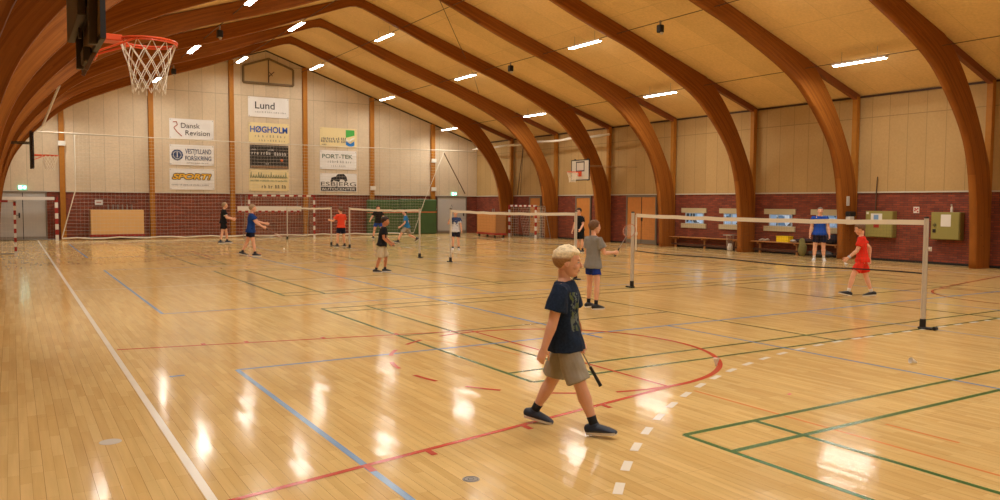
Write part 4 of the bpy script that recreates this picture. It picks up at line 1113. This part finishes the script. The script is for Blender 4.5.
def person(label, xy, face, H, P, W, group='badminton players in the hall', vox=.010, head=.145, slim=1.0):
    """face: heading in degrees (0 = +x, 90 = +y). P: pose. W: what the person wears and looks like."""
    root = thing('person', label, 'person', (xy[0], xy[1], 0), math.radians(face - 90), group)
    S = W.get('build', 1.0) * slim
    lean = math.radians(P.get('lean', 3)); side = math.radians(P.get('side', 0))
    sp = Vector((math.sin(side), math.sin(lean), math.cos(lean))).normalized()
    twist = math.radians(P.get('twist', 0)); Rz = Matrix.Rotation(twist, 3, 'Z')
    hip = Vector((0, 0, 0))
    legs = {}
    for s in (-1, 1):
        q = P['L' if s < 0 else 'R']            # flex, abduct, knee
        hj = Vector((s * .05 * H, 0, 0))
        d1 = ldir(s, q[0], q[1]); d2 = ldir(s, q[0] - q[2], q[1] * (q[4] if len(q) > 4 else .6))
        kn = hj + d1 * .245 * H; an = kn + d2 * .235 * H
        ft = q[3] if len(q) > 3 else 0          # toe down pitch
        toe_yaw = math.radians(s * -6)
        fd = Vector((-math.sin(toe_yaw) * math.cos(math.radians(ft)), math.cos(toe_yaw) * math.cos(math.radians(ft)), -math.sin(math.radians(ft))))
        legs[s] = (hj, kn, an, fd)
    lowest = 9
    for s, (hj, kn, an, fd) in legs.items():
        dn = Vector((0, 0, -1)) - fd * fd.dot(Vector((0, 0, -1))); dn.normalize()
        for a in (-.045, .11): lowest = min(lowest, (an + dn * .042 * H + fd * a * H).z)
    up_ = Vector((0, 0, -lowest)); 
    hip = hip + up_
    legs = {s: (a + up_, b + up_, c + up_, d) for s, (a, b, c, d) in legs.items()}
    sx = Rz @ Vector((1, 0, 0)); sx = (sx - sp * sx.dot(sp)).normalized()
    def T(t, x=0, y=0):
        fw = sp.cross(sx).normalized()
        return hip + sp * (t * H) + sx * (x * H) + fw * (y * H)
    px = Vector((1, 0, 0))
    neck = T(.305)
    # ---- body
    B = MB()
    tor = [(-.01, .060, .045), (.01, .078, .056), (.05, .080, .060), (.11, .070, .050), (.17, .078, .055), (.23, .086, .056), (.27, .078, .047), (.298, .045, .038)]
    B.tube([T(t) for t, a, b in tor], [(a * H * S, b * H * S) for t, a, b in tor], 20, side=sx, rnd=True)
    hdir = math.radians(P.get('nod', 0)); hturn = math.radians(P.get('turn', 0)); htilt = math.radians(P.get('tilt', 0))
    hh = head * H
    HR = Matrix.Rotation(hturn + twist, 3, 'Z') @ Matrix.Rotation(-hdir, 3, 'X') @ Matrix.Rotation(htilt, 3, 'Y')
    hc = neck + Vector((0, .018 * H + math.sin(lean) * .03 * H, 0)) + sp * .02 * H + Vector((0, 0, .045 * H * 0 + hh * .51 + .006 * H))
    B.tube([T(.27), neck, hc + HR @ Vector((0, -.10 * hh, -.28 * hh))], [.032 * H * S, .030 * H * S, .030 * H * S], 14, rnd=True)
    def h(x, y, z): return hc + HR @ Vector((x * hh, y * hh, z * hh))
    R3 = HR
    def E(c, r, nu=20, nv=14): B.ell(h(*c), tuple(a * hh for a in r), nu, nv, M=R3)
    E((0, -.05, .11), (.355, .435, .39)); E((0, .09, -.12), (.27, .32, .36)); E((0, .22, -.36), (.15, .15, .12))
    E((0, .33, .12), (.2, .08, .05)); E((.17, .25, -.12), (.1, .12, .1)); E((-.17, .25, -.12), (.1, .12, .1)); E((0, .35, -.26), (.10, .07, .06))
    B.tube([h(0, .36, .08), h(0, .44, -.04), h(0, .455, -.1)], [.03 * hh, .045 * hh, .055 * hh], 8, rnd=True)
    for s in (-1, 1): E((s * .355, -.02, -.03), (.035, .085, .125), 12, 8)
    # arms and hands
    arms = {}
    for s in (-1, 1):
        q = P['AL' if s < 0 else 'AR']          # upper flex, abd, fore flex, abd(, hand curl)
        sh = T(.268, s * .098 * S)
        d1 = Rz @ ldir(s, q[0], q[1]); d2 = Rz @ ldir(s, q[2], q[3])
        el = sh + d1 * .165 * H; wr = el + d2 * .145 * H
        arms[s] = (sh, el, wr, d1, d2)
        B.tube([T(.262, s * .05), sh, sh.lerp(el, .35), el.lerp(sh, .12), el, el.lerp(wr, .25), el.lerp(wr, .7), wr],
               [x_ * H * S for x_ in (.040, .036, .031, .026, .025, .0265, .020, .0165)], 14, rnd=True)
        # hand
        curl = q[4] if len(q) > 4 else 25
        inward = Vector((-s, 0, 0)); inward = Rz @ inward
        pn = (inward - d2 * inward.dot(d2)).normalized()       # palm faces inward
        fw = d2.cross(pn) * -s; fw.normalize()                 # thumb side: towards the front
        if fw.y + fw.z * .2 < 0 and abs(fw.y) > .1: fw = -fw
        pl = .056 * H
        hand_end = wr + d2 * pl
        B.tube([wr - d2 * .006 * H, wr + d2 * pl * .35, hand_end - d2 * .004 * H], [(.017 * H, .0125 * H), (.0235 * H, .0125 * H), (.0245 * H, .0105 * H)], 12, side=fw, rnd=True)
        for i, (off, ln) in enumerate(((.018, .041), (.006, .046), (-.006, .043), (-.0175, .034))):
            p = hand_end + fw * off * H - d2 * .004 * H; a = math.radians(curl * (.5 + .12 * i)); pts = [p]; dd = d2
            for k_, fr in enumerate((.42, .32, .26)):
                dd = (d2 * math.cos(a) + pn * math.sin(a)); p = p + dd * ln * H * fr; pts.append(p); a += math.radians(curl * (.9 + .1 * i))
            B.tube(pts, [.0062 * H, .0058 * H, .0052 * H, .0045 * H], 8, rnd=True)
        p = wr + d2 * .014 * H + fw * .016 * H
        td = (fw * .75 + d2 * .65 + pn * .35).normalized(); td2 = (d2 * .9 + fw * .15 + pn * (.3 + curl / 120)).normalized()
        B.tube([p, p + td * .022 * H, p + td * .022 * H + td2 * .03 * H], [.0085 * H, .0068 * H, .0055 * H], 8, rnd=True)
        legs_hand = hand_end + pn * .012 * H
        arms[s] += (hand_end, pn, fw)
    for s, (hj, kn, an, fd) in legs.items():
        B.tube([hj - Vector((0, 0, .02 * H)), hj.lerp(kn, .3), hj.lerp(kn, .8), kn, kn.lerp(an, .12), kn.lerp(an, .34), kn.lerp(an, .7), an],
               [x_ * H * S for x_ in (.043, .046, .037, .0325, .0315, .0345, .024, .0195)], 16, rnd=True)
        bk = (an - kn).normalized().cross(Vector((1, 0, 0))).normalized()
        bk = bk if bk.y < 0 else -bk
        dn = Vector((0, 0, -1)) - fd * fd.dot(Vector((0, 0, -1))); dn.normalize()
        B.tube([an + dn * .012 * H, an + dn * .025 * H + fd * .08 * H], [.018 * H, .014 * H], 8, rnd=True)
    sk = skin_mat(W['skin'][0], W['skin'][1])
    body = remesh_obj(B, 'body', sk, root, vox * .62 if vox < .009 else vox * .75, 2)
    # ---- face
    for s in (-1, 1):
        ey = MB().ell(h(s * .135, .352, .03), (.055 * hh, .035 * hh, .032 * hh), 12, 8, M=R3).obj('eye', mat('eye_white', srgb(214, 206, 196), .3), root, True)
        MB().ell(h(s * .137, .380, .03), (.024 * hh, .012 * hh, .025 * hh), 10, 6, M=R3).obj('iris', mat('eye_dark', srgb(48, 40, 36), .3), ey, True)
        MB().tube([h(s * .07, .395, .115), h(s * .14, .375, .135), h(s * .21, .32, .115)], [.012 * hh, .014 * hh, .008 * hh], 6, rnd=True).obj('eyebrow', W['hair'], root, True)
    MB().tube([h(-.085, .375, -.245), h(-.03, .412, -.235), h(.03, .412, -.235), h(.085, .375, -.245)], [.010 * hh, .017 * hh, .017 * hh, .010 * hh], 6, rnd=True).obj('mouth', mat('lip_skin', srgb(176, 96, 84), .5), root, True)
    # ---- hair
    hm = MB(); hm.ell((0, 0, 0), (1, 1, 1), 40, 28); vs = []
    sd = W.get('seed', 1); tuft = W.get('tuft', .03); quiff = W.get('quiff', 0.); thick = W.get('hair_thick', 1.0)
    for v in hm.v:
        x, y, z = v
        c = Vector((x * .40 * thick, y * .475 * thick - .055, z * .425 * thick + .125))
        zc = .30 if y > .55 else (-.02 if y > -.05 else -.20)
        if .2 < y <= .55: zc = -.02 + (.32) * (y - .2) / .35
        if -.45 < y <= -.05: zc = -.02 - .18 * (-.05 - y) / .4
        if c.z < zc: 
            k = min(1, (zc - c.z) / .06); c = Vector((c.x * (1 - .22 * k), (c.y + .05) * (1 - .2 * k) - .05, c.z * (1 - .05 * k)))
        else:
            n_ = noise.noise(Vector((x * 3.2, y * 3.2, z * 3.2)) + Vector((sd * 5, 0, 0))) + .6 * noise.noise(Vector((x * 8, y * 8, z * 8)) + Vector((0, sd * 4, 0)))
            up2 = max(0, z)
            c += Vector((x, y, z)).normalized() * (n_ * tuft * (.4 + up2))
            if quiff: c += Vector((0, .02, .07)) * quiff * max(0, z) * max(0, min(1, (y + .5)))
        vs.append(hc + HR @ (c * hh))
    hm.v = [tuple(v) for v in vs]
    hm.obj('hair', W['hair'], root, True)
    if W.get('cap'):
        pass
    # ---- shirt
    V = MB(); ex = W.get('loose', .010)
    bot = W.get('shirt_len', -.035)
    st = [(bot, .115, .090), (bot + .04, .110, .086), (.03, .097, .072), (.10, .086, .062), (.17, .086, .061), (.225, .090, .060), (.262, .084, .054), (.288, .062, .046), (.304, .044, .041), (.312, .039, .038)]
    V.tube([T(t, 0, -.002 if t > .05 else 0) for t, a, b in st], [((a * S + ex * .6) * H, (b * S + ex * .6) * H) for t, a, b in st], 24, side=sx)
    sl = W.get('sleeve', .62)
    for s in (-1, 1):
        sh, el, wr, d1, d2 = arms[s][:5]
        V.tube([T(.262, s * .045), sh + (sh - T(.2)).normalized() * .002 * H, sh.lerp(el, .3), sh.lerp(el, sl)], [(.038 * S + ex * .3) * H, (.040 * S + ex * .35) * H, (.040 * S + ex * .7) * H, (.041 * S + ex) * H], 16)
    shirt = remesh_obj(V, W.get('top', 'tshirt'), W['shirt'], root, vox * .8, 7, wr=.012 * (H / 1.4), wrs=9 / (H / 1.4), seed=sd)
    # collar
    cl = MB(); cN = T(.308)
    cpts = []
    for k in range(20):
        a = 2 * PI * k / 20; q = sx * (.040 * S * H * math.cos(a)) + sp.cross(sx).normalized() * (.039 * S * H * math.sin(a))
        cpts.append(cN + q - sp * (.010 * H if math.sin(a) > 0 else -.002 * H) * math.sin(a) * (1 if math.sin(a) > 0 else -1))
    cl.tube(cpts, .0052 * H, 6, closed=True); cl.obj('collar', W.get('collar', W['shirt']), root, True)
    # ---- shorts
    Q = MB(); sln = W.get('short_len', .8); fl = W.get('flare', 1.0)
    Q.tube([T(-.05), T(-.02), T(.03), T(.065)], [(.080 * S * H, .066 * S * H), (.090 * S * H, .069 * S * H), (.084 * S * H, .064 * S * H), (.076 * S * H, .058 * S * H)], 20, side=px)
    Q.ell(T(-.045), (.075 * S * H, .062 * S * H, .05 * H), 16, 10)
    for s, (hj, kn, an, fd) in legs.items():
        Q.tube([hj + Vector((0, 0, .02 * H)), hj.lerp(kn, .25), hj.lerp(kn, sln * .6), hj.lerp(kn, sln)], [.047 * S * H, .052 * S * H, .055 * S * H * fl, .057 * S * H * fl], 18)
    remesh_obj(Q, 'shorts', W['shorts'], root, vox * .8, 4, wr=.013 * (H / 1.4), wrs=9 / (H / 1.4), seed=sd + 5)
    # ---- socks and shoes
    for s, (hj, kn, an, fd) in legs.items():
        dn = Vector((0, 0, -1)) - fd * fd.dot(Vector((0, 0, -1))); dn.normalize()
        rt = fd.cross(dn).normalized()
        up3 = (kn - an).normalized(); sk_h = W.get('sock_h', .05)
        MB().tube([an + dn * .02 * H, an, an + up3 * sk_h * .5 * H, an + up3 * sk_h * H], [.0245 * S * H, .0235 * S * H, .0225 * S * H, .0245 * S * H], 14).obj('sock', W['sock'], root, True)
        F = MB(); o = an + dn * .014 * H
        F.tube([o - fd * .030 * H, o - fd * .006 * H, o + fd * .035 * H + dn * .005 * H, o + fd * .075 * H + dn * .011 * H, o + fd * .100 * H + dn * .016 * H],
               [(.028 * H, .030 * H), (.030 * H, .033 * H), (.030 * H, .027 * H), (.033 * H, .020 * H), (.029 * H, .014 * H)], 16, side=rt, rnd=True)
        F.tube([an - up3 * .012 * H, an + up3 * .014 * H], [.029 * H, .0265 * H], 16)
        shoe = remesh_obj(F, 'shoe', W['shoe'], root, min(vox * .7, .008), 2)
        # sole: an outline extruded
        ol = []
        prof = [(-.050, .012), (-.046, .021), (-.030, .026), (0, .0265), (.035, .027), (.070, .032), (.095, .031), (.112, .023), (.119, .010)]
        for a, b in prof: ol.append((a, b))
        for a, b in reversed(prof): ol.append((a, -b))
        zt_, zb_ = .029 * H, .0425 * H; vs = []
        for (a, b) in ol: vs.append(an + fd * a * H + rt * b * H + dn * zt_)
        for (a, b) in ol: vs.append(an + fd * a * H * 1.0 + rt * b * H * .96 + dn * zb_)
        n_ = len(ol); fs = [tuple(range(n_)), tuple(range(n_, 2 * n_))[::-1]] + [(i, (i + 1) % n_, (i + 1) % n_ + n_, i + n_) for i in range(n_)]
        so = MB().add(vs, fs).obj('sole', W.get('sole', M_whp), shoe)
        if vox < .009:
            lc = MB()
            for k in range(4):
                c_ = o + fd * (.022 + .014 * k) * H - dn * (.0195 - .0028 * k) * H
                lc.tube([c_ - rt * .014 * H + dn * .006 * H, c_ - dn * .001 * H, c_ + rt * .014 * H + dn * .006 * H], [.0022 * H] * 3, 5)
            lc.obj('laces', W.get('lace', M_whp), shoe, True)
    return root, dict(arms=arms, hc=hc, hip=hip, T=T, legs=legs, hh=hh)

def racket(owner, grip_end, axis, normal, lab, scale=1.0, frame=None):
    """grip_end/axis/normal in the owner's local frame; axis points from the grip to the head"""
    Mw = owner.matrix_basis if True else None
    t = thing('badminton_racket', lab, 'racket', (0, 0, 0), 0, 'badminton rackets')
    t.matrix_basis = Matrix.Translation(owner.location) @ Matrix.Rotation(owner.rotation_euler.z, 4, 'Z')
    a = Vector(axis).normalized(); n_ = Vector(normal); n_ = (n_ - a * n_.dot(a)).normalized(); b = a.cross(n_)
    g = Vector(grip_end); s = scale
    t0 = t.matrix_basis.to_3x3() @ g
    t.location = Vector(owner.location) + t0; g = Vector((0, 0, 0))
    MB().tube([g, g + a * .17 * s], [.0145 * s, .0125 * s], 8).obj('grip', M_dark, t)
    MB().tube([g + a * .165 * s, g + a * .41 * s], [.0050, .0045], 6).obj('shaft', M_grey, t)
    c = g + a * (.41 + .125) * s
    MB().tube([c + a * (.125 * s * math.cos(q)) + b * (.10 * s * math.sin(q)) for q in np.linspace(0, 2 * PI, 29)[:-1]], .0055, 6, closed=True).obj('head_frame', frame or W_frame, t)
    st = MB()
    for k in range(-7, 8):
        x = k / 8; e = math.sqrt(1 - x * x)
        st.bar(c + a * (.125 * s * e) + b * (.10 * s * x), c - a * (.125 * s * e) + b * (.10 * s * x), .0007, 3)
        st.bar(c + b * (.10 * s * e) + a * (.125 * s * x), c - b * (.10 * s * e) + a * (.125 * s * x), .0007, 3)
    st.obj('strings', M_whp, t)
    return t
W_frame = mat('racket_frame', srgb(196, 120, 84), .35)

cl = lambda n, c, **k: mat(n, srgb(*c), .85, .2, nscale=30, namt=.12)
def navy_print_shirt():
    M = bpy.data.materials.new('navy_shirt_with_green_print'); M.use_nodes = True
    nt = M.node_tree; b = nt.nodes['Principled BSDF']; L = nt.links.new
    tc = N(nt, 'ShaderNodeTexCoord'); sp = N(nt, 'ShaderNodeSeparateXYZ'); L(tc.outputs['Object'], sp.inputs[0])
    v = N(nt, 'ShaderNodeTexNoise'); v.inputs['Scale'].default_value = 34; v.inputs['Detail'].default_value = 3; L(tc.outputs['Object'], v.inputs['Vector'])
    mk = math_(nt, 'GREATER_THAN', v.outputs['Fac'], .49)
    mk = math_(nt, 'MULTIPLY', mk, math_(nt, 'GREATER_THAN', sp.outputs['Y'], .045))
    mk = math_(nt, 'MULTIPLY', mk, math_(nt, 'LESS_THAN', math_(nt, 'ABSOLUTE', sp.outputs['X']), .115))
    mk = math_(nt, 'MULTIPLY', mk, math_(nt, 'LESS_THAN', math_(nt, 'ABSOLUTE', math_(nt, 'SUBTRACT', sp.outputs['Z'], .92)), .145))
    n2 = N(nt, 'ShaderNodeTexNoise'); n2.inputs['Scale'].default_value = 9; L(tc.outputs['Object'], n2.inputs['Vector'])
    pc = ramp(nt, n2.outputs['Fac'], [(.4, srgb(92, 104, 62)), (.6, srgb(108, 120, 124))])
    g = N(nt, 'ShaderNodeTexNoise'); g.inputs['Scale'].default_value = 60; L(tc.outputs['Object'], g.inputs['Vector'])
    base = ramp(nt, g.outputs['Fac'], [(.3, srgb(24, 38, 60)), (.7, srgb(34, 50, 76))])
    L(mixc(nt, mk, base, pc), b.inputs['Base Color']); b.inputs['Roughness'].default_value = .85; b.inputs['Specular IOR Level'].default_value = .2
    return M
fair = ('fair', srgb(230, 176, 146)); tan = ('tanned', srgb(196, 132, 96))
H_blond = hair_mat('bleached_blond_hair', srgb(168, 126, 82), srgb(240, 222, 182), 1.325)
H_brown = hair_mat('light_brown_hair', srgb(116, 84, 58)); H_dark = hair_mat('dark_brown_hair', srgb(52, 36, 28)); H_grey = hair_mat('ash_blond_hair', srgb(170, 142, 108)); H_sil = hair_mat('grey_hair', srgb(120, 110, 100))
black = cl('black_cloth', (26, 26, 30)); navy = cl('navy_shorts_cloth', (26, 30, 52)); grey = cl('grey_marl_cloth', (140, 138, 134)); red = cl('red_cloth', (224, 52, 34)); royal = cl('royal_blue_cloth', (28, 74, 170))
blue2 = cl('mid_blue_cloth', (26, 62, 132)); khaki = cl('grey_khaki_cloth', (160, 152, 136)); cream = cl('cream_cloth', (196, 180, 150)); orange = cl('orange_red_cloth', (226, 76, 48)); teal = cl('teal_blue_cloth', (40, 120, 176)); bluesh = cl('blue_shorts_cloth', (36, 58, 140))
shoe_b = mat('black_shoe', srgb(28, 30, 36), .55, nscale=20, namt=.3); shoe_n = mat('navy_shoe', srgb(34, 46, 66), .55, nscale=20, namt=.25); shoe_w = mat('white_shoe', srgb(206, 204, 200), .5)
sock_w = mat('white_sock', srgb(218, 214, 206), .9); sock_b = mat('black_sock', srgb(24, 24, 28), .9)

# boy in the navy shirt, walking past close by
p, d = person('boy in a navy printed T-shirt and grey shorts walking close to the camera', (3.55, 4.79), -50, 1.405,
    dict(L=(-19, 4, 10, 12), R=(23, 3, 2, -6), lean=-1.5, nod=5, turn=12, AL=(4, 12, 14, 6, 55), AR=(-10, 9, -16, 10, 30)),
    dict(skin=fair, hair=H_blond, shirt=navy_print_shirt(), shorts=khaki, sock=sock_b, shoe=shoe_n, seed=2, tuft=.04, quiff=.6, short_len=.95, flare=1.08, lace=sock_b,
         collar=mat('navy_rib', srgb(52, 58, 76), .9), loose=.017, shirt_len=-.06, sleeve=.66, sock_h=.055, build=1.06), vox=.0062, head=.163, slim=1.02)
a = d['arms'][-1]; hp = a[5] - a[4] * .012 + a[6] * .018
ax = Vector((.10, -.48, .87)).normalized()
racket(p, hp - ax * .33, ax, (1, 0, 0), 'badminton racket with black grip held by the boy in the navy printed shirt')

# boy in grey with a racket up
p, d = person('boy in a grey T-shirt and royal blue shorts lifting a racket beside a net post', (8.17, 10.27), 6, 1.45,
    dict(L=(6, 7, 6), R=(-4, 7, 3), lean=0, turn=-14, AL=(4, 8, 34, 2, 40), AR=(16, 14, 92, 4, 80)),
    dict(skin=fair, hair=H_brown, shirt=grey, shorts=bluesh, sock=sock_b, shoe=shoe_b, seed=4, short_len=.55, sleeve=.62, loose=.014, sock_h=.06, shirt_len=-.06), vox=.009, head=.152, slim=.94)
a = d['arms'][1]; hp = a[5] - a[4] * .01 + a[6] * .012; ax = Vector((.02, .62, .78)).normalized()
racket(p, hp - ax * .08, ax, (.71, -.69, .4), 'badminton racket with an orange face, raised by the boy in grey beside the net post')

# boy in red
p, d = person('boy in a bright red kit and white socks beyond the nearest net', (13.60, 9.02), 128, 1.40,
    dict(L=(28, 12, 14, -12), R=(-14, 10, 6, 8), lean=4, nod=18, AL=(22, 10, 48, 4, 60), AR=(-44, 10, -2, 6, 40)),
    dict(skin=fair, hair=H_brown, shirt=red, shorts=red, sock=sock_w, shoe=shoe_b, seed=6, short_len=.74, flare=1.1, sock_h=.055, sleeve=.6), vox=.009, head=.15)
a = d['arms'][-1]
def wrist_band(p, a, m_):
    w_ = MB().tube([a[2] - a[4] * .012, a[2] - a[4] * .05], [.030, .031], 14).obj('wristband', m_, p, True)
wrist_band(p, a, mat('pale_blue_band', srgb(190, 196, 220), .9))
hp = a[5] + a[6] * .018
q_ = shuttle((0, 0, 0), 0, 0, 'white shuttlecock held low in the hand of the boy in red')
q_['group'] = 'shuttlecocks held by players'
q_.location = p.location + p.rotation_euler.to_matrix() @ (hp + Vector((0, .0, -.03)))
q_.rotation_euler = (2.2, .4, 0)

# man in royal blue by the bench
p, d = person('man in a royal blue shirt standing by the wall bench', (21.3, 15.6), 218, 1.68,
    dict(L=(2, 5, 2), R=(2, 5, 2), lean=1, AL=(4, 12, 12, 8, 35), AR=(4, 12, 12, 8, 35)),
    dict(skin=fair, hair=H_sil, shirt=royal, shorts=navy, sock=sock_w, shoe=shoe_w, seed=8, short_len=.72, sock_h=.09, build=1.12, hair_thick=.95, tuft=.01), vox=.011, head=.138)

# dark clad boy behind the grey one
p, d = person('dark-haired boy all in black partly hidden by the boy in grey', (17.35, 22.6), 195, 1.58,
    dict(L=(4, 5, 8), R=(-6, 5, 4), lean=5, nod=5, AL=(10, 8, 45, 3, 40), AR=(0, 14, 15, 10, 40)),
    dict(skin=fair, hair=H_dark, shirt=black, shorts=black, sock=sock_b, shoe=shoe_b, seed=9, short_len=.9), vox=.012, head=.148)

# boy with cream shorts
p, d = person('dark-haired boy in a black T-shirt and long cream shorts', (7.82, 18.25), -28, 1.38,
    dict(L=(16, 6, 20), R=(-6, 6, 12), lean=8, nod=10, AL=(10, 8, 50, -14, 60), AR=(4, 12, 48, -16, 70)),
    dict(skin=tan, hair=H_dark, shirt=black, shorts=cream, sock=sock_b, shoe=shoe_b, seed=10, short_len=1.0, flare=1.2, loose=.014, sock_h=.045), vox=.011, head=.16)
a = d['arms'][1]; ax = Vector((.1, .95, -.12)).normalized()
racket(p, a[5] - ax * .08, ax, (0, .2, 1), 'badminton racket held level in front of the boy in cream shorts', .9, frame=M_grey)

# man in blue, far, arms out
p, d = person('fair-haired man in a mid-blue T-shirt striding before the far goal', (6.5, 25.7), -18, 1.66,
    dict(L=(-16, 4, 10, 12), R=(12, 4, 4, 0), lean=4, AL=(40, 8, 78, 0, 40), AR=(34, 8, 58, 2, 60)),
    dict(skin=fair, hair=H_grey, shirt=blue2, shorts=navy, sock=sock_b, shoe=shoe_b, seed=11, short_len=.62, build=1.02, shirt_len=-.06), vox=.012, head=.145)
a = d['arms'][1]; ax = Vector((.1, .8, -.45)).normalized()
racket(p, a[5] - ax * .08, ax, (.3, .2, 1), 'badminton racket held out low by the man in mid-blue near the far goal')

# figure in black, far left
p, d = person('man in black T-shirt and shorts with white shoes before the far brick wall', (7.55, 34.3), -14, 1.72,
    dict(L=(14, 6, 8), R=(-6, 6, 6), lean=4, AL=(24, 8, 78, 0, 45), AR=(20, 10, 72, 2, 60)),
    dict(skin=fair, hair=H_grey, shirt=black, shorts=black, sock=sock_b, shoe=shoe_n, seed=12, short_len=.7, build=1.0, collar=M_whp), vox=.013, head=.145)
sb = MB()
a = d['arms'][1]; sb.tube([a[0].lerp(a[1], .62), a[0].lerp(a[1], .68)], [.078, .078], 12)
sb.obj('white_cuff', M_whp, p)

# orange-red shirt, far
p, d = person('boy in an orange-red T-shirt seen from behind near the furthest net', (10.9, 29.4), 102, 1.55,
    dict(L=(2, 10, 4), R=(4, 9, 4), lean=2, turn=12, AL=(30, 26, 96, 6, 50), AR=(6, 10, 30, 4, 40)),
    dict(skin=fair, hair=H_brown, shirt=orange, shorts=navy, sock=sock_b, shoe=shoe_b, seed=13, short_len=.72, loose=.014), vox=.012, head=.15)

# black top with blue shorts behind the green mats net
p, d = person('player in black top and bright blue shorts before the crash mats', (14.95, 35.3), 250, 1.62,
    dict(L=(10, 14, 20), R=(-4, 14, 8), lean=6, AL=(24, 24, 60, 8, 40), AR=(20, 34, 50, 20, 40)),
    dict(skin=fair, hair=H_dark, shirt=black, shorts=royal, sock=sock_b, shoe=shoe_b, seed=14, short_len=.6), vox=.014, head=.148)
MB().box(-.10, .088, 1.16, .10, .1, 1.2).obj('chest_print', M_whp, p)

# boy running in teal shirt
p, d = person('boy in a bright blue T-shirt lunging in front of the crash mats', (14.5, 31.1), 158, 1.58,
    dict(L=(42, 12, 18, -14), R=(-18, 6, 48, 34), lean=8, AL=(10, 12, 50, 4, 40), AR=(-34, 20, 20, 30, 40)),
    dict(skin=fair, hair=H_dark, shirt=teal, shorts=khaki, sock=sock_b, shoe=shoe_b, seed=15, short_len=.85, flare=1.1), vox=.013, head=.148)

# boy in white and navy
wn_m = bpy.data.materials.new('navy_and_white_shirt'); wn_m.use_nodes = True
nt = wn_m.node_tree; tc = N(nt, 'ShaderNodeTexCoord'); sp_ = N(nt, 'ShaderNodeSeparateXYZ'); nt.links.new(tc.outputs['Object'], sp_.inputs[0])
nz = N(nt, 'ShaderNodeTexNoise'); nz.inputs['Scale'].default_value = 14; nt.links.new(tc.outputs['Object'], nz.inputs['Vector'])
f_ = math_(nt, 'GREATER_THAN', math_(nt, 'ADD', math_(nt, 'MULTIPLY', sp_.outputs['Z'], -1.6), math_(nt, 'ADD', nz.outputs['Fac'], 1.12)), 0.)
nt.links.new(mixc(nt, f_, srgb(34, 62, 112), srgb(206, 208, 214)), nt.nodes['Principled BSDF'].inputs['Base Color']); nt.nodes['Principled BSDF'].inputs['Roughness'].default_value = .85
p, d = person('boy in a navy and white shirt standing by a net post', (13.9, 25.6), 243, 1.46,
    dict(L=(2, 5, 4), R=(10, 3, 16), lean=1, AL=(8, 12, 24, 8, 40), AR=(30, 30, 150, -14, 60)),
    dict(skin=fair, hair=H_brown, shirt=wn_m, shorts=navy, sock=sock_b, shoe=shoe_w, seed=16, short_len=.75, shirt_len=-.06), vox=.012, head=.15)
a = d['arms'][1]; ax = Vector((-.1, .05, 1)).normalized()
racket(p, a[5] - ax * .08, ax, (1, .2, 0), 'dark badminton racket held upright by the boy in the navy and white shirt', .8, frame=M_dark)
